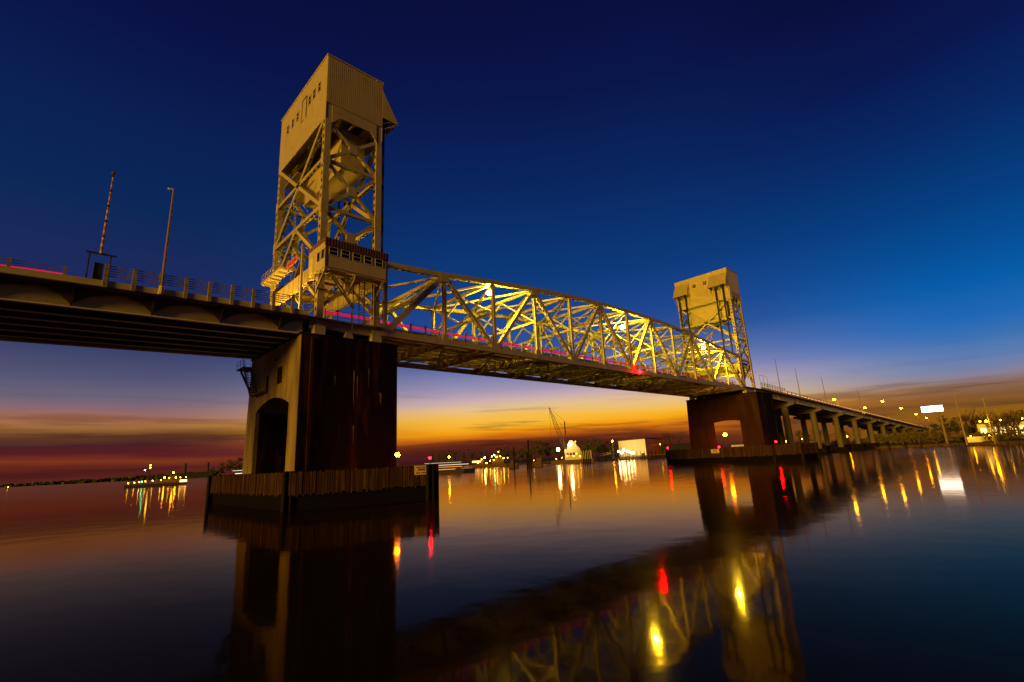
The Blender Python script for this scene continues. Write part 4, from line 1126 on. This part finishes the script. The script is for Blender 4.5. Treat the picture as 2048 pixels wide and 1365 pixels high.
boat(944, 1022, 350, 'moored work boat dotted with white, green and amber lights', 2.2, [(-.5, -.28, 4.2, 1.2, E_WIN)], name='work_boat', hm=BARGE, cabin=[(-.42, -.2, 2.2, 5.0), (.0, .3, 2.2, 5.6), (.08, .22, 5.6, 8.2)],
     light=[(-.18, 6.6, .5, E_WHT), (-.26, 5.6, .3, E_SML), (.0, 7.2, .3, E_SML), (.06, 8.0, .42, E_GRN), (.12, 6.8, .34, E_SODN), (.22, 7.0, .3, E_SML), (.3, 5.6, .3, E_SODN), (.17, 10.2, .26, E_SML), (.05, 4.6, .26, E_SML), (-.05, 4.2, .26, E_SODN), (-.36, 3.2, .22, E_SML), (.4, 5.8, .22, E_SML), (-.14, 3.0, .3, E_SODN)])
boat(1016, 1036, 250, 'dark red moored boat left of the tall mooring piles', 2.4, [], name='moored_boat', hm=BARGE, cabin=[(-.3, .1, 2.4, 4.0)])
boat(1062, 1084, 252, 'dark red moored boat right of the tall mooring piles', 2.6, [], name='moored_boat', hm=BARGE, cabin=[(-.1, .35, 2.6, 4.4)], light=[(-.3, 3.4, .12, E_SML)])
def piles(px, dist, hs, rr, lab, spread=.9, name='mooring_dolphin', grp='mooring piles in the harbour'):
    p, r, f = frame(px, dist); e = empty(name, (p.x, p.y, 0), lab, 'piling', grp); g = random.Random(int(px))
    n = len(hs)
    for k, h in enumerate(hs):
        c = p + r*(k-(n-1)/2)*spread + f*g.uniform(-.6, .6); t = MB(); t.tube((c.x, c.y, -1.5), (c.x, c.y, h), rr, rr*.85, n=8); t.build('pile', PILE, e)
piles(1027, 240, [10], .35, 'slim tall mooring pile with dark boat at its foot')
piles(1057, 238, [7, 13, 6.5], .42, 'tallest cluster of mooring piles in the harbour')
piles(1172, 300, [7.5, 8.2, 8.6, 7.8, 7.2], .42, 'tight group of five dark piles right of the crane barge', 1.0)
for px, lab in ((1780, 'leftmost lone pile off the right bank'), (1812, 'middle lone pile off the right bank'), (1845, 'rightmost lone pile off the right bank')):
    piles(px, bank_dist(px_az(px))-7, [3.2], .28, lab, grp='lone piles off the right bank')
# crane barge
p, r, f = frame(1140, 325)
e = empty('crane_barge', (p.x, p.y, 0), 'floodlit crane barge with raised lattice boom', 'crane')
t = MB(); obox(t, p+r*1, r, f, 27, 12, -.3, 2.4); t.build('hull', BARGE, e)
t = MB(); obox(t, p+r*1.5, r, f, 10, 7, 2.4, 9); dh = t.build('deck_house', SHEET, e)
for s_ in (-3.2, -1.2, .8, 2.8):
    t = MB(); q_ = p+r*(1.5+s_)-f*3.55; t.beam((q_.x, q_.y, 5.2), (q_.x, q_.y, 6.8), 1.1, .08, up=f); t.build('window', GLASS, dh)
t = MB(); a = p+r*.0; 
q0 = p-r*2.6; q1 = p+r*6.5
t.extrude([(q0.x, q0.y, 9), (q1.x, q1.y, 9), ((q0+r*4.6).x, (q0+r*4.6).y, 14.5), ((q0+r*2.6).x, (q0+r*2.6).y, 14.5)], f*4); t.build('machinery_cab', GIRD, e)
t = MB(); obox(t, p+r*10, r, f, 6.5, 5, 2.4, 7.6); t.build('cabin', SHEET, e)
t = MB(); b0 = p-r*3+Vector((0,0,9)); b1 = p-r*11.6+Vector((0,0,36.5))
d = (b1-b0).normalized(); sd = f; uu = d.cross(sd)
def bp(u, i, j):
    hw = .25 + 1.0*min(1, (1-u)*2.2)*min(1, u*6+.3)
    return b0 + (b1-b0)*u + sd*hw*i + uu*hw*j
n = 16
for i in (-1, 1):
    for j in (-1, 1):
        for k in range(n): t.beam(bp(k/n, i, j), bp((k+1)/n, i, j), .2, .2)
for k in range(n):
    for i in (-1, 1):
        t.beam(bp(k/n, i, -1), bp((k+1)/n, i, 1), .12, .12); t.beam(bp(k/n, i, 1), bp((k+1)/n, i, -1), .12, .12)
        t.beam(bp(k/n, -1, i), bp((k+1)/n, 1, i), .12, .12)
t.build('boom', HULL, e)
t = MB(); q = p-r*2.2; t.beam((q.x, q.y, 9), (q.x, q.y, 27), .5, .5); t.build('gantry_mast', HULL, e)
t = MB(); t.tube(b1, (q.x, q.y, 27), .06, n=4); t.tube(b1, (b1.x, b1.y, 4), .06, n=4); t.tube(b1-(b1-b0)*.1, b0+Vector((0,0,7))+r*5, .06, n=4); t.build('boom_cable', CABLE, e)
def L4(a, z, dd=-6.5): q = p+r*a+f*dd; return (q.x, q.y, z)
lights(e, [L4(-7.5, 9.0), L4(.2, 12.0)], E_WHT, 1.0, 'work_light')
lights(e, [L4(-5.5, 4), L4(-2, 5), L4(2, 4.6), L4(4, 6), L4(6, 4.2), L4(8, 5), L4(10, 4), L4(-9, 3.4), L4(3.8, 13.6, -2)], E_SML, .22, 'deck_light')
# landing stages
def dock(px0, px1, dist, z, lab, name='dock', posts=1.6, rail=True, pm=PILE):
    a = spot(px0, dist); b = spot(px1, dist); d = (b-a); n = max(3, int(d.length/2.4)); f = Vector((-d.y, d.x, 0)).normalized()
    e = empty(name, ((a.x+b.x)/2, (a.y+b.y)/2, 0), lab, 'dock', 'docks of the far harbour')
    t = MB(); t.beam(a+Vector((0,0,z)), b+Vector((0,0,z)), 3.0, .35); t.build('dock_deck', BARGE, e)
    for k in range(n+1):
        c = a+d*k/n; t = MB(); t.tube((c.x, c.y, -1.5), (c.x, c.y, z+posts), .17, n=6); t.build('post', pm, e)
    return e
dock(1084, 1122, 352, 1.6, 'low dock with pale posts left of the crane barge')
dock(1180, 1240, 362, 1.9, 'dock with a ramp between the crane barge and the white warehouse')
dock(1250, 1350, 350, 2.6, 'long timber wharf in front of the white and red warehouse', posts=3.0)
# gangway
p, r, f = frame(1195, 355); t = MB(); t.beam(p-r*8+Vector((0,0,1.4)), p+r*9+Vector((0,0,5.2)), 1.6, .3)
for k in range(8): q = p-r*8+r*k*2.4; t.beam((q.x, q.y, 1.4+.5*k), (q.x, q.y, 2.6+.5*k), .1, .1, up=r)
t.beam(p-r*8+Vector((0,0,2.6)), p+r*9+Vector((0,0,6.4)), .1, .1)
tag(t.build('gangway', WHITEP), 'pale sloping gangway leading up to the wharf', 'gangway')
# warehouse
a = spot(1238, 392); b = spot(1292, 388); c = spot(1326, 412)
e = empty('warehouse', tuple((a+b)/2), 'large warehouse with floodlit white front and rust red end wall', 'building')
def wall(p0, p1, z0, za, zb, m_, nm, th=.4):
    d = (p1-p0).normalized(); nr = Vector((d.y, -d.x, 0)); t = MB()
    t.extrude([(p0.x, p0.y, z0), (p1.x, p1.y, z0), (p1.x, p1.y, zb), (p0.x, p0.y, za)], -nr*th)
    n = int((p1-p0).length/1.2)
    for k in range(1, n):
        q = p0 + (p1-p0)*k/n + nr*.02; zt = za+(zb-za)*k/n; t.beam((q.x, q.y, z0), (q.x, q.y, zt-.1), .05, .1, up=nr)
    return t.build(nm, m_, e)
wall(a, b, 1, 14.0, 14.6, WHALL, 'front_wall'); wall(b, c, 1, 14.6, 14.0, RHALL, 'end_wall')
t = MB(); bk = c-b; pts = [a, b, c, a+bk]
t.extrude([(q.x, q.y, z) for q, z in zip(pts, (14.2, 14.8, 14.2, 13.8))], (0, 0, .5)); t.build('roof', ROOFD, e)
t = MB(); q = b+(a-b)*.12; d = (a-b).normalized(); t.beam((q.x, q.y, 1.2), (q.x, q.y, 4.2), .3, 2.6, up=d); t.build('door', ROOFD, e)
q = b+(c-b)*.5; d = (c-b).normalized(); nr = Vector((d.y, -d.x, 0))
lights(e, [tuple(q+nr*5+Vector((0,0,10)))], E_SODN, .2, 'added_wall_lamp')  # added lamp that gives the end wall its orange light
t = MB(); t.beam(q+Vector((0,0,10.3)), q+nr*5+Vector((0,0,10.3)), .15, .15); t.build('lamp_arm', POLE, e)  # arm made only for the added wall lamp
# work lights by the warehouse
p, r, f = frame(1246, 374)
e = empty('work_light_mast', (p.x, p.y, 0), 'blinding cluster of work lights on the wharf before the white warehouse', 'work light')
t = MB()
for s in (-3, 0, 3): q = p+r*s; t.tube((q.x, q.y, .5), (q.x, q.y, 6.4), .12, n=6)
t.build('mast', PILE, e)
lights(e, [tuple(p+r*s+Vector((0,0,z))) for s, z in ((-3.2, 6.4), (-1, 5.2), (.4, 7.2), (2.8, 6.0), (5, 5.2), (7, 4.6))], E_WHT, .62, 'work_light')
p, r, f = frame(1226, 378)
e = empty('wharf_lamp', (p.x, p.y, 0), 'single amber lamp on a pole left of the white warehouse', 'street lamp')
t = MB(); t.tube((p.x, p.y, .5), (p.x, p.y, 14), .16, n=6); t.build('pole', POLE, e); lights(e, [(p.x, p.y, 14)], E_SODN, .5, 'lamp_head')
# shed left of the far pier
a = spot(1326, 400); b = spot(1392, 404); d = b-a; f = Vector((-d.y, d.x, 0)).normalized()
e = empty('boat_shed', tuple((a+b)/2), 'dark roofed shed between the red warehouse wall and the farther pier', 'building')
t = MB(); t.extrude([(a.x, a.y, 1), (b.x, b.y, 1), (b.x, b.y, 6), (a.x, a.y, 6)], f*14); t.build('wall', ROOFD, e)
t = MB(); a2 = a-f*1; b2 = b-f*1; t.extrude([tuple(a2+Vector((0,0,5.6))), tuple(a2+f*8+Vector((0,0,10))), tuple(a2+f*16+Vector((0,0,5.6)))], d); t.build('roof', ROOFD, e)
for k in range(6):
    q = a+d*(.42+.09*k)-f*.06; t = MB(); t.beam((q.x, q.y, 3.0), (q.x, q.y, 4.6), 1.2, .05, up=f); t.build('window', E_WIN, e)
p, r, f = frame(1374, 398)
# small lit buildings under the far approach
for px, w_, h, nm in ((1563, 6, 5, 'small lit hut left of the first bent behind the farther pier'), (1626, 5, 5, 'small lit hut between bents under the far approach'), (1478, 9, 5, 'low lit building seen through the opening of the farther pier')):
    D = bank_dist(px_az(px))+14; p, r, f = frame(px, D); e = empty('hut', (p.x, p.y, 1.5), nm, 'building', 'lit huts on the far bank')
    t = MB(); obox(t, p+f*3, r, f, w_, 5, 1, 1.5+h); t.build('wall', WHALL, e)
    t = MB(); obox(t, p+f*3, r, f, w_+.8, 5.8, 1.502+h, 1.8+h); t.build('roof', ROOFD, e)
    for s in (-.25, .2): t = MB(); q = p+f*.46+r*s*w_; t.beam((q.x, q.y, 2.6), (q.x, q.y, 4.8), 1.3, .06, up=f); t.build('window', E_WIN, e)
for px, dz, nm in ((1575, 7, 'amber yard lamp behind the first bent of the far approach'), (1608, 8, 'amber yard lamp between the first two bents of the far approach'), (1660, 8, 'amber yard lamp behind the third bent of the far approach'), (1700, 8, 'amber yard lamp among the farthest bents')):
    D = bank_dist(px_az(px))+32; p, r, f = frame(px, D); e = empty('yard_lamp', (p.x, p.y, 1.5), nm, 'lamp', 'yard lamps under the far approach')
    t = MB(); t.tube((p.x, p.y, 1), (p.x, p.y, dz), .12, n=6); t.build('pole', POLE, e); lights(e, [(p.x, p.y, dz)], E_SODN, .3, 'lamp_head')
# billboard
D = 318; p, r, f = frame(1898, D)
e = empty('billboard', (p.x, p.y, 2), 'blank glowing white billboard on a single post at the right', 'billboard')
z0 = height_at(1886, 823, D); z1 = height_at(1886, 810, D)
c0 = spot(1862, D); c1 = spot(1908, D)
t = MB(); t.beam((c0.x, c0.y, (z0+z1)/2), (c1.x, c1.y, (z0+z1)/2), .5, z1-z0); pn = t.build('panel', HULL, e)
t = MB(); o_ = -f*.27; t.beam(c0+o_+Vector((0,0,(z0+z1)/2))+r*.15, c1+o_+Vector((0,0,(z0+z1)/2))-r*.15, .03, z1-z0-.3); t.build('lit_face', E_BILL, pn)
t = MB(); t.tube((p.x, p.y, .5), (p.x, p.y, z0), .55, .5, n=10); t.beam(c0+Vector((0,0,z0-.15))-f*.7, c1+Vector((0,0,z0-.15))-f*.7, .8, .12); t.build('post', POLE, e)
# utility poles
def upole(px, D, ztop, lab, arms, rr=.24):
    p, r, f = frame(px, D); e = empty('utility_pole', (p.x, p.y, 1.5), lab, 'utility pole', 'utility poles on the right bank')
    t = MB(); t.tube((p.x, p.y, .5), (p.x, p.y, ztop), rr, rr*.7, n=8); t.build('pole', WPOLE, e)
    for z, w_, s in arms:
        t = MB(); t.beam(Vector((p.x, p.y, ztop-z))-r*(w_*s), Vector((p.x, p.y, ztop-z))+r*w_*(1-s), .14, .16); t.build('crossarm', WPOLE, e)
    return p, r, f
upole(1937, 290, height_at(1914, 783, 290), 'tall leaning-looking utility pole nearest the billboard', [(1.2, 1.2, .5)], .3)
upole(1994, 284, height_at(1974, 793, 284), 'tall utility pole with lamp right of the bare tree', [(1.0, 1.0, .5), (3.0, .8, .5)], .28)
upole(2014, 310, height_at(2006, 812, 310), 'thin utility pole with one wide crossarm at the far right', [(3.4, 9.5, .55)], .16)
p, r, f = frame(1988, 283); z = height_at(1986, 842, 283)
e = empty('pole_lamp', (p.x, p.y, z), 'amber lamp lighting the foot of the right utility pole', 'lamp')
t = MB(); t.beam((p.x, p.y, z), (p.x+r.x*1.6, p.y+r.y*1.6, z-.2), .12, .12); t.tube((p.x+r.x*1.6, p.y+r.y*1.6, .5), (p.x+r.x*1.6, p.y+r.y*1.6, z), .1, n=6); t.build('bracket', POLE, e); lights(e, [(p.x, p.y, z)], E_SODN, .42, 'lamp_head')
# floodlit yard at the far right
p, r, f = frame(2018, 322)
e = empty('storage_building', (p.x, p.y, 2), 'floodlit low building half hidden by bare branches at the right edge', 'building')
t = MB(); obox(t, p+f*4, r, f, 17, 8, 1, 9.5); t.build('wall', WHALL, e)
t = MB(); obox(t, p+f*4, r, f, 18, 9, 9.502, 10); t.build('roof', ROOFD, e)
for k in range(5): t = MB(); q = p+r*(-6.6+3.3*k)-f*.06; t.beam((q.x, q.y, 3.5), (q.x, q.y, 7.5), 2.0, .06, up=f); t.build('window', E_WIN, e)
lights(e, [tuple(p+r*s-f*2.5+Vector((0,0,10.6))) for s in (-7, 0, 7)], E_SML, .36, 'flood_lamp')
p, r, f = frame(1968, 300)
t = MB(); t.beam(p-r*4+Vector((0,0,3.6)), p+r*4+Vector((0,0,3.8)), .3, .3); 
e = empty('low_wall', (p.x, p.y, 1), 'low pale wall lit by lamps right of the first utility pole', 'wall')
t = MB(); t.beam(p-r*4.5+Vector((0,0,2.6)), p+r*4.5+Vector((0,0,2.6)), .3, 2.4); t.build('panel', WHALL, e); lights(e, [tuple(p+r*s-f*1.2+Vector((0,0,4.2))) for s in (-3, 3)], E_SODN, .2, 'lamp')
